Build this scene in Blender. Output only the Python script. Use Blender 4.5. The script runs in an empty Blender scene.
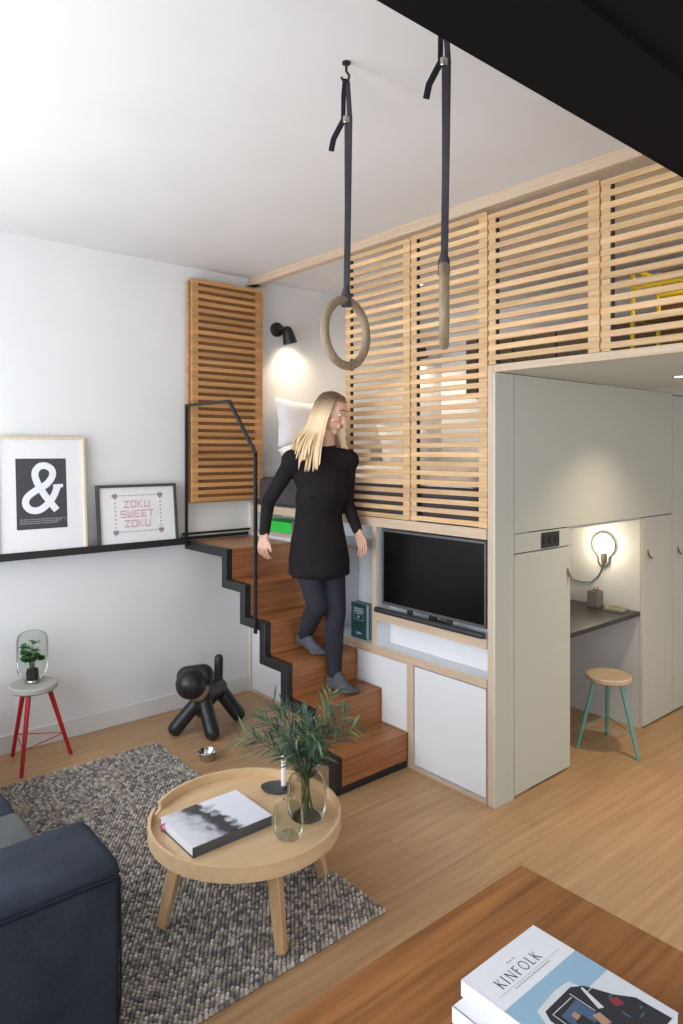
import bpy, bmesh, math, random
from mathutils import Vector, Matrix, noise
random.seed(7)
PI = math.pi
D = bpy.data
COL = bpy.context.scene.collection
SC = bpy.context.scene

# ------------------------------------------------------------------ camera
CAMF = 691.0
th = math.atan((1155 - 341.5) / CAMF)
cam_d = D.cameras.new('camera'); cam = D.objects.new('camera', cam_d); COL.objects.link(cam)
cam.location = (-2.8085, -4.3781, 1.78)
cam.rotation_euler = (PI / 2, 0, th - PI / 2)
cam_d.sensor_fit = 'HORIZONTAL'; cam_d.sensor_width = 36
cam_d.lens = 36 * CAMF / 683.0
cam_d.shift_y = -(512 - 451.4) / 683.0
cam_d.clip_start = 0.02
SC.camera = cam
# ------------------------------------------------------------------ world + exposure
SC.view_settings.view_transform = 'Standard'
try: SC.view_settings.look = 'None'
except Exception: pass
SC.view_settings.gamma = 1.0
SC.view_settings.use_curve_mapping = False
SC.view_settings.exposure = 0.08
w = D.worlds.new('world'); SC.world = w; w.use_nodes = True
bgn = w.node_tree.nodes['Background']; bgn.inputs[0].default_value = (0.75, 0.85, 1.0, 1); bgn.inputs[1].default_value = 1.0

def light(name, kind, loc, energy, color, rot=(0, 0, 0), **kw):
    l = D.lights.new(name, kind); l.energy = energy; l.color = color
    for k, v in kw.items(): setattr(l, k, v)
    o = D.objects.new(name, l); COL.objects.link(o); o.location = loc; o.rotation_euler = rot
    return o
DAY = (0.92, 0.955, 1.0); WARM = (1.0, 0.80, 0.55)
# daylight entering by the tall windows of the left-hand end wall; added fill light behind the camera
light('window_and_fill_light', 'AREA', (-3.27, -1.45, 1.60), 108, DAY, (0, -PI / 2 - 0.40, 0), shape='RECTANGLE', size=2.6, size_y=2.3)
light('window_and_fill_light', 'AREA', (-3.27, -4.3, 1.60), 50, DAY, (0, -PI / 2 - 0.25, 0), shape='RECTANGLE', size=2.6, size_y=2.2)
light('window_and_fill_light', 'AREA', (-0.8, -6.15, 1.65), 34, (0.95, 0.97, 1.0), (PI / 2 + 0.1, 0, 0), shape='RECTANGLE', size=3.0, size_y=2.2)  # added fill at an invented window, brightens faces turned to the camera

# ------------------------------------------------------------------ materials
def lin(c):
    out = []
    for v in c:
        v = v / 255.0
        out.append(v / 12.92 if v <= 0.04045 else ((v + 0.055) / 1.055) ** 2.4)
    return (out[0], out[1], out[2], 1)
def newmat(name):
    m = D.materials.new(name); m.use_nodes = True
    nt = m.node_tree; b = nt.nodes['Principled BSDF']
    return m, nt, b
def plain(name, c, rough=0.5, metal=0.0, spec=0.5, bump=0.0, bscale=200):
    m, nt, b = newmat(name)
    b.inputs['Base Color'].default_value = lin(c); b.inputs['Roughness'].default_value = rough
    b.inputs['Metallic'].default_value = metal; b.inputs['Specular IOR Level'].default_value = spec
    tc = nt.nodes.new('ShaderNodeTexCoord'); n = nt.nodes.new('ShaderNodeTexNoise')
    n.inputs['Scale'].default_value = bscale; n.inputs['Detail'].default_value = 3
    nt.links.new(tc.outputs['Object'], n.inputs['Vector'])
    if bump:
        bp = nt.nodes.new('ShaderNodeBump'); bp.inputs['Strength'].default_value = bump; bp.inputs['Distance'].default_value = 0.002
        nt.links.new(n.outputs['Fac'], bp.inputs['Height']); nt.links.new(bp.outputs[0], b.inputs['Normal'])
    mx = nt.nodes.new('ShaderNodeMix'); mx.data_type = 'RGBA'
    mx.inputs[6].default_value = lin(c); mx.inputs[7].default_value = lin([v * 0.94 for v in c])
    nt.links.new(n.outputs['Fac'], mx.inputs[0]); nt.links.new(mx.outputs[2], b.inputs['Base Color'])
    return m
def emit(name, c, s):
    m, nt, b = newmat(name)
    b.inputs['Base Color'].default_value = lin(c)
    b.inputs['Emission Color'].default_value = lin(c); b.inputs['Emission Strength'].default_value = s
    return m
def wood(name, c1, c2, axis='x', scale=1.0, rough=0.45, tone=False, planks=None, fine=1.0):
    m, nt, b = newmat(name); N = nt.nodes.new; L = nt.links.new
    tc = N('ShaderNodeTexCoord'); mp = N('ShaderNodeMapping'); L(tc.outputs['Object'], mp.inputs[0])
    s = {'x': (0.6, 14, 14), 'y': (14, 0.6, 14), 'z': (14, 14, 0.6)}[axis]
    mp.inputs['Scale'].default_value = [v * scale for v in s]
    n = N('ShaderNodeTexNoise'); n.inputs['Scale'].default_value = 3; n.inputs['Detail'].default_value = 6
    n.inputs['Roughness'].default_value = 0.6; n.inputs['Distortion'].default_value = 0.4
    L(mp.outputs[0], n.inputs['Vector'])
    r = N('ShaderNodeValToRGB'); r.color_ramp.elements[0].position = 0.33; r.color_ramp.elements[1].position = 0.68
    r.color_ramp.elements[0].color = lin(c2); r.color_ramp.elements[1].color = lin(c1)
    L(n.outputs['Fac'], r.inputs[0]); out = r.outputs[0]
    if planks:                                   # planks = (length, width)
        br = N('ShaderNodeTexBrick'); br.inputs['Scale'].default_value = 1.0
        br.inputs['Brick Width'].default_value = planks[0]; br.inputs['Row Height'].default_value = planks[1]
        br.inputs['Mortar Size'].default_value = 0.0012; br.inputs['Mortar Smooth'].default_value = 0.3
        br.inputs['Color1'].default_value = (0.90, 0.90, 0.90, 1); br.inputs['Color2'].default_value = (1.06, 1.05, 1.04, 1)
        br.inputs['Mortar'].default_value = (0.72, 0.70, 0.68, 1); br.offset = 0.37
        mp2 = N('ShaderNodeMapping'); L(tc.outputs['Object'], mp2.inputs[0])
        if axis == 'y': mp2.inputs['Rotation'].default_value = (0, 0, PI / 2)
        L(mp2.outputs[0], br.inputs['Vector'])
        mul = N('ShaderNodeMix'); mul.data_type = 'RGBA'; mul.blend_type = 'MULTIPLY'; mul.inputs[0].default_value = 1
        L(out, mul.inputs[6]); L(br.outputs['Color'], mul.inputs[7]); out = mul.outputs[2]
    if tone:                                     # each slat has its own tone
        at = N('ShaderNodeAttribute'); at.attribute_name = 'tone'
        mul = N('ShaderNodeMix'); mul.data_type = 'RGBA'; mul.blend_type = 'MULTIPLY'; mul.inputs[0].default_value = 1
        L(out, mul.inputs[6]); L(at.outputs['Color'], mul.inputs[7]); out = mul.outputs[2]
    L(out, b.inputs['Base Color']); b.inputs['Roughness'].default_value = rough
    bp = N('ShaderNodeBump'); bp.inputs['Strength'].default_value = 0.15; bp.inputs['Distance'].default_value = 0.001
    L(n.outputs['Fac'], bp.inputs['Height']); L(bp.outputs[0], b.inputs['Normal'])
    return m
def fabric(name, c1, c2, scale=400, rough=0.95, bump=0.4):
    m, nt, b = newmat(name); N = nt.nodes.new; L = nt.links.new
    tc = N('ShaderNodeTexCoord'); n = N('ShaderNodeTexNoise'); n.inputs['Scale'].default_value = scale; n.inputs['Detail'].default_value = 4
    L(tc.outputs['Object'], n.inputs['Vector'])
    n2 = N('ShaderNodeTexNoise'); n2.inputs['Scale'].default_value = 7; L(tc.outputs['Object'], n2.inputs['Vector'])
    ad = N('ShaderNodeMath'); ad.operation = 'MULTIPLY_ADD'; L(n2.outputs['Fac'], ad.inputs[0]); ad.inputs[1].default_value = 0.35
    sb = N('ShaderNodeMath'); sb.operation = 'MULTIPLY'; L(n.outputs['Fac'], sb.inputs[0]); sb.inputs[1].default_value = 0.65
    L(sb.outputs[0], ad.inputs[2])
    r = N('ShaderNodeValToRGB'); r.color_ramp.elements[0].position = 0.4; r.color_ramp.elements[1].position = 0.6
    r.color_ramp.elements[0].color = lin(c2); r.color_ramp.elements[1].color = lin(c1); L(ad.outputs[0], r.inputs[0])
    L(r.outputs[0], b.inputs['Base Color']); b.inputs['Roughness'].default_value = rough; b.inputs['Specular IOR Level'].default_value = 0.15
    bp = N('ShaderNodeBump'); bp.inputs['Strength'].default_value = bump; bp.inputs['Distance'].default_value = 0.001
    L(n.outputs['Fac'], bp.inputs['Height']); L(bp.outputs[0], b.inputs['Normal'])
    return m
def glass(name, c=(250, 252, 250), rough=0.0, alpha=0.78):
    # thin clear glass: mostly see-through with a glossy skin, so light passes
    m = D.materials.new(name); m.use_nodes = True; nt = m.node_tree; nt.nodes.clear(); N = nt.nodes.new; L = nt.links.new
    o = N('ShaderNodeOutputMaterial'); t = N('ShaderNodeBsdfTransparent'); t.inputs[0].default_value = lin(c)
    g = N('ShaderNodeBsdfGlossy'); g.inputs['Roughness'].default_value = rough; g.inputs[0].default_value = (1, 1, 1, 1)
    f = N('ShaderNodeLayerWeight'); f.inputs[0].default_value = 0.12
    mu = N('ShaderNodeMath'); mu.operation = 'MULTIPLY'; mu.inputs[1].default_value = 0.75; L(f.outputs['Fresnel'], mu.inputs[0])
    mx = N('ShaderNodeMixShader'); L(mu.outputs[0], mx.inputs[0]); L(t.outputs[0], mx.inputs[1]); L(g.outputs[0], mx.inputs[2]); L(mx.outputs[0], o.inputs[0])
    return m

M = {}
M['wall'] = plain('white_wall_paint', (230, 230, 231), 0.9, bscale=2)
M['ceiling'] = plain('white_ceiling_paint', (222, 220, 220), 0.9, bscale=2)
M['floor'] = wood('oak_floor', (184, 149, 110), (162, 126, 90), 'x', 1.0, 0.42, planks=(1.6, 0.19))
M['base'] = plain('baseboard_paint', (222, 221, 219), 0.6)
M['white'] = plain('white_laminate', (228, 229, 232), 0.45)
M['greige'] = plain('pale_grey_laminate', (198, 200, 190), 0.55)
M['nook'] = plain('nook_paint', (205, 205, 202), 0.7)
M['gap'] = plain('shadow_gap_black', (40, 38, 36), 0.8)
M['ply'] = wood('birch_plywood_edge', (206, 183, 158), (190, 165, 140), 'y', 1.5, 0.55)
M['plyz'] = wood('birch_plywood_upright', (206, 183, 158), (190, 165, 140), 'z', 1.5, 0.55)
M['slat'] = wood('pale_ash_slats', (222, 188, 144), (196, 156, 110), 'y', 1.5, 0.5, tone=True)
M['slatx'] = wood('golden_ash_slats', (204, 156, 104), (180, 130, 82), 'x', 1.5, 0.5, tone=True)
M['stair'] = wood('bamboo_stair', (172, 114, 70), (120, 74, 42), 'x', 1.3, 0.32)
M['tablewood'] = wood('bamboo_table', (166, 110, 62), (122, 75, 38), 'x', 1.2, 0.35)
M['oak'] = wood('light_oak', (214, 184, 146), (202, 170, 130), 'x', 0.9, 0.45)
M['oakz'] = wood('light_oak_upright', (204, 170, 128), (186, 150, 108), 'z', 1.2, 0.45)
M['ringwood'] = wood('worn_ring_wood', (150, 130, 105), (122, 103, 82), 'z', 2, 0.6)
M['black'] = plain('black_powder_coat', (27, 27, 29), 0.45)
M['blacksteel'] = plain('black_steel_stringer', (30, 30, 33), 0.38)
M['beam'] = plain('black_beam_paint', (16, 14, 15), 0.9, spec=0.1)
M['dog'] = plain('matt_black_plastic', (30, 30, 32), 0.42)
M['collar'] = plain('tan_collar', (150, 128, 104), 0.6)
M['steel'] = plain('polished_steel', (190, 188, 184), 0.16, 1.0)
M['sofa'] = fabric('blue_grey_wool', (58, 64, 75), (42, 47, 57), 500)
M['sofaseat'] = fabric('grey_wool', (100, 101, 100), (82, 84, 86), 500)
M['seam'] = fabric('dark_seam', (36, 42, 54), (28, 34, 46), 500)
M['red'] = plain('red_lacquer', (178, 30, 38), 0.35)
M['teal'] = plain('teal_lacquer', (104, 158, 150), 0.4)
M['seatgrey'] = plain('grey_stool_seat', (172, 170, 162), 0.6, bump=0.1)
M['seatwood'] = wood('pale_stool_wood', (196, 176, 150), (178, 156, 128), 'x', 1.2, 0.5)
M['glass'] = glass('clear_glass', (240, 242, 240))
M['smokeglass'] = glass('smoky_glass', (226, 226, 222))
M['leaf'] = plain('leaf_green', (58, 128, 52), 0.5)
M['leafb'] = plain('blue_green_leaf', (66, 92, 78), 0.5)
M['leafc'] = plain('pale_leaf', (108, 128, 92), 0.5)
M['stem'] = plain('stem_green', (86, 104, 62), 0.6)
M['root'] = plain('dark_soil', (50, 44, 38), 0.9, bump=0.6)
M['candle'] = plain('white_wax', (240, 238, 234), 0.5)
M['dish'] = plain('dark_grey_dish', (78, 78, 84), 0.5)
M['paper'] = plain('white_paper', (236, 237, 243), 0.6)
M['pages'] = plain('page_block', (225, 226, 236), 0.7)
M['greycover'] = plain('dark_grey_cover', (82, 82, 86), 0.6)
M['ink'] = plain('dark_ink', (52, 52, 56), 0.6)
M['poster'] = plain('charcoal_print', (66, 66, 70), 0.6)
M['mat'] = plain('passepartout', (236, 235, 237), 0.8)
M['pink'] = plain('pink_stitch', (214, 160, 166), 0.8)
M['greystitch'] = plain('grey_stitch', (150, 132, 142), 0.8)
M['palewood'] = wood('pale_frame_wood', (226, 206, 176), (212, 190, 158), 'z', 1.5, 0.5)
M['darkframe'] = plain('dark_frame', (70, 68, 68), 0.5)
M['tvbezel'] = plain('grey_bezel', (92, 90, 92), 0.4, 0.3)
m, nt, b = newmat('tv_glass'); b.inputs['Base Color'].default_value = lin((12, 11, 12)); b.inputs['Roughness'].default_value = 0.22; b.inputs['Specular IOR Level'].default_value = 0.22
M['tv'] = m
M['strap'] = fabric('navy_webbing', (78, 74, 80), (58, 56, 62), 900)
M['strapdark'] = fabric('black_webbing', (44, 44, 50), (34, 34, 40), 900)
M['leather'] = plain('brown_leather', (116, 92, 76), 0.6)
M['desk'] = plain('dark_desktop', (40, 36, 33), 0.35)
M['socket'] = plain('black_socket', (34, 32, 30), 0.35)
M['concrete'] = plain('concrete', (120, 117, 110), 0.85, bump=0.3)
M['tray'] = plain('beige_tray', (168, 160, 142), 0.6)
M['greenplastic'] = plain('green_plastic', (26, 140, 72), 0.4)
M['yellow'] = plain('yellow_plastic', (206, 196, 70), 0.5)
M['yellowmetal'] = plain('yellow_metal', (236, 208, 30), 0.4)
M['brownbox'] = wood('brown_board', (128, 98, 62), (102, 76, 46), 'y', 1, 0.6)
M['darkcab'] = plain('dark_brown_cabinet', (52, 44, 36), 0.5)
M['mattress'] = fabric('charcoal_mattress', (82, 78, 80), (70, 66, 69), 500)
M['linen'] = fabric('white_linen', (238, 236, 238), (228, 226, 230), 80, bump=0.2)
M['greenbox'] = plain('bright_green_box', (52, 206, 74), 0.5)
M['greybox'] = plain('grey_box', (104, 104, 106), 0.6)
M['tealbook'] = plain('teal_book', (38, 92, 98), 0.5)
M['tealbook2'] = plain('dull_teal_book', (104, 140, 132), 0.5)
M['blueprint'] = plain('sky_blue_print', (150, 186, 212), 0.55)
M['snowprint'] = plain('snow_print', (218, 222, 228), 0.55)
M['car_white'] = plain('car_print_white', (214, 220, 224), 0.55)
M['car_dark'] = plain('car_print_dark', (38, 42, 52), 0.55)
M['car_blue'] = plain('car_print_blue', (72, 98, 128), 0.55)
M['car_skin'] = plain('car_print_skin', (180, 140, 120), 0.55)
M['car_red'] = plain('car_print_red', (140, 52, 62), 0.55)
M['red_ribbon'] = plain('red_ribbon', (168, 40, 66), 0.6)
M['skin'] = plain('skin', (214, 168, 146), 0.5, bump=0.05)
M['lip'] = plain('lips', (178, 104, 98), 0.5)
M['eyew'] = plain('eye_white', (232, 230, 226), 0.3)
M['iris'] = plain('eye_iris', (62, 72, 80), 0.3)
M['tunic'] = fabric('black_jersey', (38, 34, 37), (30, 27, 30), 300)
M['legging'] = fabric('charcoal_leggings', (52, 52, 60), (42, 42, 50), 400)
M['sock'] = fabric('grey_socks', (92, 92, 100), (76, 76, 84), 400)
M['bulb'] = emit('lit_bulb', (255, 246, 226), 18)
M['lamp_on'] = emit('lit_diffuser', (255, 240, 210), 12)
M['cord'] = plain('grey_cord', (88, 84, 78), 0.6)
M['pencil'] = plain('red_pencil', (176, 66, 60), 0.5)
M['windowframe'] = plain('window_frame', (60, 60, 62), 0.5)
# hair: dark crown, blonde lengths (the hair's own two tones)
m, nt, b = newmat('blonde_hair'); N = nt.nodes.new; L = nt.links.new
at = N('ShaderNodeAttribute'); at.attribute_name = 'tone'; L(at.outputs['Color'], b.inputs['Base Color']); b.inputs['Roughness'].default_value = 0.55
M['hair'] = m
# rug loops
m, nt, b = newmat('wool_loops'); N = nt.nodes.new; L = nt.links.new
at = N('ShaderNodeAttribute'); at.attribute_name = 'tone'; L(at.outputs['Color'], b.inputs['Base Color']); b.inputs['Roughness'].default_value = 1.0; b.inputs['Specular IOR Level'].default_value = 0.1
M['rug'] = m
# printed photograph on the coffee-table book cover
m, nt, b = newmat('cover_photograph'); N = nt.nodes.new; L = nt.links.new
tc = N('ShaderNodeTexCoord'); sp = N('ShaderNodeSeparateXYZ'); L(tc.outputs['Object'], sp.inputs[0])
nz = N('ShaderNodeTexNoise'); nz.inputs['Scale'].default_value = 22; nz.inputs['Detail'].default_value = 8; L(tc.outputs['Object'], nz.inputs[0])
a1 = N('ShaderNodeMath'); a1.operation = 'MULTIPLY_ADD'; L(nz.outputs['Fac'], a1.inputs[0]); a1.inputs[1].default_value = 0.16; L(sp.outputs['X'], a1.inputs[2])
r = N('ShaderNodeValToRGB'); cr = r.color_ramp
mr = N('ShaderNodeMapRange'); mr.inputs['From Min'].default_value = 0.0; mr.inputs['From Max'].default_value = 0.45
a2 = N('ShaderNodeMath'); a2.operation = 'MULTIPLY_ADD'; L(sp.outputs['Y'], a2.inputs[0]); a2.inputs[1].default_value = 0.12; L(a1.outputs[0], a2.inputs[2])
L(a2.outputs[0], mr.inputs['Value']); L(mr.outputs[0], r.inputs[0])
for p, c in [(0.0, (222, 222, 232)), (0.30, (205, 206, 214)), (0.42, (178, 178, 186)), (0.50, (72, 72, 78)), (0.585, (54, 54, 60)), (0.62, (150, 152, 160)), (0.67, (220, 222, 232))]:
    if p == 0.0: e = cr.elements[0]; e.position = 0
    else: e = cr.elements.new(p)
    e.color = lin(c)
cr.elements[len(cr.elements) - 1].color = lin((226, 228, 238))
L(r.outputs[0], b.inputs['Base Color']); b.inputs['Roughness'].default_value = 0.45
M['coverphoto'] = m

# ------------------------------------------------------------------ mesh helpers
class MB:
    def __init__(s): s.bm = bmesh.new(); s.tl = None
    def tone(s, faces, c):
        if s.tl is None: s.tl = s.bm.loops.layers.float_color.new('tone')
        for f in faces:
            for l in f.loops: l[s.tl] = (c[0], c[1], c[2], 1)
    def box(s, x0, x1, y0, y1, z0, z1, mi=0):
        vs = [s.bm.verts.new(p) for p in [(x0, y0, z0), (x1, y0, z0), (x1, y1, z0), (x0, y1, z0), (x0, y0, z1), (x1, y0, z1), (x1, y1, z1), (x0, y1, z1)]]
        fs = []
        for q in [(3, 2, 1, 0), (4, 5, 6, 7), (0, 1, 5, 4), (1, 2, 6, 5), (2, 3, 7, 6), (3, 0, 4, 7)]:
            f = s.bm.faces.new([vs[i] for i in q]); f.material_index = mi; fs.append(f)
        return fs
    def ring_sweep(s, pts, radii, n=10, cap=True, mi=0, flat=None, up=None):
        """tube along a polyline; flat=(a,b) gives an oval or strap section"""
        pts = [Vector(p) for p in pts]; rings = []; k = len(pts)
        if not hasattr(radii, '__len__'): radii = [radii] * k
        t0 = (pts[1] - pts[0]).normalized()
        ref = Vector(up) if up is not None else (Vector((0, 0, 1)) if abs(t0.z) < 0.9 else Vector((1, 0, 0)))
        nrm = (ref - t0 * ref.dot(t0)).normalized()
        fs = []
        for i, p in enumerate(pts):
            t = (pts[min(i + 1, k - 1)] - pts[max(i - 1, 0)]).normalized()
            nrm = (nrm - t * nrm.dot(t)).normalized(); bi = t.cross(nrm)
            a, b_ = (flat if flat else (1, 1))
            ring = [s.bm.verts.new(p + (nrm * math.cos(2 * PI * j / n) * a + bi * math.sin(2 * PI * j / n) * b_) * radii[i]) for j in range(n)]
            rings.append(ring)
        for i in range(k - 1):
            for j in range(n):
                f = s.bm.faces.new([rings[i][j], rings[i][(j + 1) % n], rings[i + 1][(j + 1) % n], rings[i + 1][j]]); f.material_index = mi; f.smooth = True; fs.append(f)
        if cap:
            f = s.bm.faces.new(list(reversed(rings[0]))); f.material_index = mi; fs.append(f)
            f = s.bm.faces.new(rings[-1]); f.material_index = mi; fs.append(f)
        return fs
    def capsule(s, p0, p1, r0, r1=None, n=20, mi=0):
        r1 = r0 if r1 is None else r1
        p0, p1 = Vector(p0), Vector(p1); t = (p1 - p0).normalized(); pts = []; rr = []
        for i in range(7):
            a = PI / 2 * (1 - i / 6.0); pts.append(p0 - t * r0 * math.sin(a)); rr.append(max(r0 * math.cos(a), r0 * 0.02))
        for i in range(7):
            a = PI / 2 * i / 6.0; pts.append(p1 + t * r1 * math.sin(a)); rr.append(max(r1 * math.cos(a), r1 * 0.02))
        return s.ring_sweep(pts, rr, n, mi=mi)
    def lathe(s, c, prof, n=40, mi=0, a0=0, a1=2 * PI, closed_ends=False):
        full = abs(a1 - a0 - 2 * PI) < 1e-6; fs = []
        cnt = n if full else n + 1; cols = []
        for j in range(cnt):
            a = a0 + (a1 - a0) * j / n
            cols.append([s.bm.verts.new((c[0] + r * math.cos(a), c[1] + r * math.sin(a), c[2] + z)) for r, z in prof])
        for j in range(n):
            A = cols[j]; B = cols[(j + 1) % cnt]
            for i in range(len(prof) - 1):
                f = s.bm.faces.new([A[i], B[i], B[i + 1], A[i + 1]]); f.smooth = True; f.material_index = mi; fs.append(f)
        if closed_ends and not full:
            s.bm.faces.new(cols[0][:-1]); s.bm.faces.new(list(reversed(cols[-1][:-1])))
        return fs
    def poly(s, pts, mi=0):
        f = s.bm.faces.new([s.bm.verts.new(p) for p in pts]); f.material_index = mi; return f
    def prism(s, pts, ext, mi=0):
        ext = Vector(ext); a = [s.bm.verts.new(p) for p in pts]; b_ = [s.bm.verts.new(Vector(p) + ext) for p in pts]; n = len(pts); fs = []
        fs.append(s.bm.faces.new(a)); fs.append(s.bm.faces.new(list(reversed(b_))))
        for i in range(n): fs.append(s.bm.faces.new([a[i], b_[i], b_[(i + 1) % n], a[(i + 1) % n]]))
        for f in fs: f.material_index = mi
        return fs
    def build(s, name, mats, parent=None, bevel=0, seg=2, smooth=False, loc=(0, 0, 0), weld=True, fixn=True):
        bm = s.bm
        if weld: bmesh.ops.remove_doubles(bm, verts=bm.verts[:], dist=1e-6)
        if fixn: bmesh.ops.recalc_face_normals(bm, faces=bm.faces[:])
        me = D.meshes.new(name)
        if loc != (0, 0, 0): bmesh.ops.translate(bm, verts=bm.verts[:], vec=-Vector(loc))
        bm.to_mesh(me); bm.free()
        if not isinstance(mats, (list, tuple)): mats = [mats]
        for m_ in mats: me.materials.append(M[m_] if isinstance(m_, str) else m_)
        if smooth:
            for p in me.polygons: p.use_smooth = True
        try: me.set_sharp_from_angle(angle=0.75)
        except Exception: pass
        o = D.objects.new(name, me); COL.objects.link(o)
        if parent is not None:
            o.parent = parent
            o.matrix_parent_inverse = Matrix.Identity(4)
            o.location = Vector(loc) - PARLOC.get(parent.name, Vector((0, 0, 0)))
        else: o.location = loc
        PARLOC[o.name] = Vector(loc)
        if bevel:
            md = o.modifiers.new('bevel', 'BEVEL'); md.width = bevel; md.segments = seg; md.limit_method = 'ANGLE'; md.angle_limit = 0.7
        return o
PARLOC = {}
def tag(o, label, cat, group=None, kind=None):
    o['label'] = label; o['category'] = cat
    if group: o['group'] = group
    if kind: o['kind'] = kind
    return o
def thing(name, label, cat, loc=(0, 0, 0), group=None):
    o = D.objects.new(name, None); COL.objects.link(o); o.location = loc; PARLOC[o.name] = Vector(loc); o.empty_display_size = 0.05
    return tag(o, label, cat, group)
def struct(mb, name, mat, **kw):
    o = mb.build(name, mat, **kw); o['kind'] = 'structure'; return o
def B(*a):
    m_ = MB(); m_.box(*a); return m_
def clone(root, delta, label=None):
    r = root.copy(); COL.objects.link(r); r.location = Vector(root.location) + Vector(delta); PARLOC[r.name] = Vector(PARLOC.get(root.name, (0, 0, 0))) + Vector(delta)
    if label: r['label'] = label
    for ch in list(root.children):
        c = ch.copy(); COL.objects.link(c); c.parent = r
        for g in list(ch.children):
            d = g.copy(); COL.objects.link(d); d.parent = c
    return r

# ================================================================== SETTING
H = 3.07
XW = -3.35     # window end wall
YB = -6.2      # wall behind the camera
XR = 2.75
struct(B(XW - .15, XR + .1, YB - .1, .1, -.1, 0), 'floor', 'floor')
struct(B(XW - .15, XR + .1, YB - .1, .1, H, H + .1), 'ceiling', 'ceiling')
struct(B(XW - .15, XR + .1, 0, .1, 0, H), 'wall_left', 'wall')
struct(B(XR, XR + .1, YB, 0, 0, H), 'wall_right', 'wall')
mb = MB(); mb.box(XW, -2.4, YB - .1, YB, 0, H); mb.box(0.8, XR, YB - .1, YB, 0, H); mb.box(-2.4, .8, YB - .1, YB, 0, .5); mb.box(-2.4, .8, YB - .1, YB, 2.85, H)
struct(mb, 'wall_back', 'wall')
mb = MB()
for y0, y1 in [(YB, -5.5), (-3.1, -2.7), (-.2, 0)]: mb.box(XW - .1, XW, y0, y1, 0, H)
for y0, y1 in [(-5.5, -3.1), (-2.7, -.2)]: mb.box(XW - .1, XW, y0, y1, 0, .3); mb.box(XW - .1, XW, y0, y1, 2.95, H)
struct(mb, 'wall_front', 'wall')
def window(i, y0, y1, z0, z1):
    f = MB(); x0, x1 = XW - .07, XW - .03; t = .05
    f.box(x0, x1, y0, y0 + t, z0, z1); f.box(x0, x1, y1 - t, y1, z0, z1); f.box(x0, x1, y0 + t, y1 - t, z0, z0 + t); f.box(x0, x1, y0 + t, y1 - t, z1 - t, z1)
    ym = (y0 + y1) / 2; f.box(x0, x1, ym - .03, ym + .03, z0 + t, z1 - t)
    o = struct(f, 'window_%d' % i, 'windowframe')
    g = MB(); g.box(XW - .052, XW - .048, y0 + t, ym - .03, z0 + t, z1 - t); g.box(XW - .052, XW - .048, ym + .03, y1 - t, z0 + t, z1 - t); g.build('window_pane', 'glass', o)
window(1, -2.7, -.2, .3, 2.95); window(2, -5.5, -3.1, .3, 2.95)
f = MB(); t = .05  # unseen window behind the camera, made up to go with the fill light
f.box(-2.4, .8, YB - .07, YB - .03, .5, .55); f.box(-2.4, .8, YB - .07, YB - .03, 2.8, 2.85)
for x in (-2.4, -.825, .75): f.box(x, x + .05, YB - .07, YB - .03, .55, 2.8)
o = struct(f, 'window_3', 'windowframe'); g = MB(); g.box(-2.35, -.825, YB - .052, YB - .048, .55, 2.8); g.box(-.775, .75, YB - .052, YB - .048, .55, 2.8); g.build('window_pane', 'glass', o)
struct(B(XW, -.001, -.014, 0, 0, .112), 'baseboard_left', 'base', bevel=.003)
# wall at the back of the bed loft and above the passage, low ceiling of the passage, walls closing the alcove behind the cupboards
struct(B(2.15, 2.2, -5.2, -.001, 2.26, H - .001), 'wall_loft', 'wall')
struct(B(2.15, 2.2, -2.19, -.001, .0, 2.258), 'wall_bed', 'wall')
mb = B(1.5605, XR - .001, -5.2, -2.256, 2.24, 2.258); mb.box(1.5605, 1.570, -5.2, -2.2405, 2.2, 2.24); mb.box(1.5605, XR - .001, -2.256, -2.19, 2.2405, 2.258)
struct(mb, 'ceiling_passage', 'ceiling')
# top beam along the loft front (pale wood rail fixed under the ceiling)
o = struct(B(-.004, .05, -4.2, -.002, 3.008, H - .001), 'trim_1', 'ply', bevel=.002)
# black beam across the room
mb = MB(); mb.box(-3.3, 2.1, -3.70, -3.462, 2.60, 2.63); mb.box(-3.3, 2.1, -3.60, -3.50, 2.63, H - .002); mb.box(-3.3, 2.1, -4.3, -3.70, 2.612, 2.66)
o = mb.build('ceiling_beam', 'beam'); tag(o, 'wide black beam crossing overhead at the top right corner', 'beam')
o['kind'] = 'structure'

# ================================================================== LOFT + CABINETS
# loft deck over the passage
dk = thing('loft_deck', 'white loft deck with pale plywood front edge above the passage', 'loft deck', (0, -3.6, 2.175))
B(.02, 1.56, -5.2, -2.245, 2.178, 2.20).build('deck_panel', 'greige', dk)
B(-.003, .02, -5.2, -2.243, 2.175, 2.212).build('edge_trim', 'ply', dk, bevel=.0015)

# media cabinet wall (plywood carcass with white infill) along x = 0
mc = thing('media_cabinet', 'white plywood-edged cabinet wall holding the television beside the stairs', 'cabinet', (0, -1.1, 0))
P_ = []
def carc(name, mat, *bx, bevel=.001):
    if mat in ('ply', 'plyz') and bx[1] - bx[0] > .1:      # white board with a bare plywood front edge
        o_ = B(bx[0] + .003, *bx[1:]).build(name, 'white', mc); B(bx[0], bx[0] + .003, *bx[2:]).build('plywood_edge', mat, o_); return o_
    return B(*bx).build(name, mat, mc, bevel=bevel)
carc('upright', 'plyz', 0, .02, -2.240, -2.206, 0, 2.2115)
carc('upright', 'plyz', .02, .30, -2.2375, -2.200, 0, 2.170)           # right-hand upright, full height
carc('upright', 'plyz', 0, .30, -1.390, -1.353, .628, 1.335)
carc('upright', 'plyz', 0, .30, -1.690, -1.652, .021, .585)
carc('upright', 'plyz', 0, .30, -.045, -.022, .021, 1.335)
carc('side_panel', 'white', 0, .30, -.021, -.001, 0, 1.40)
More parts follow.
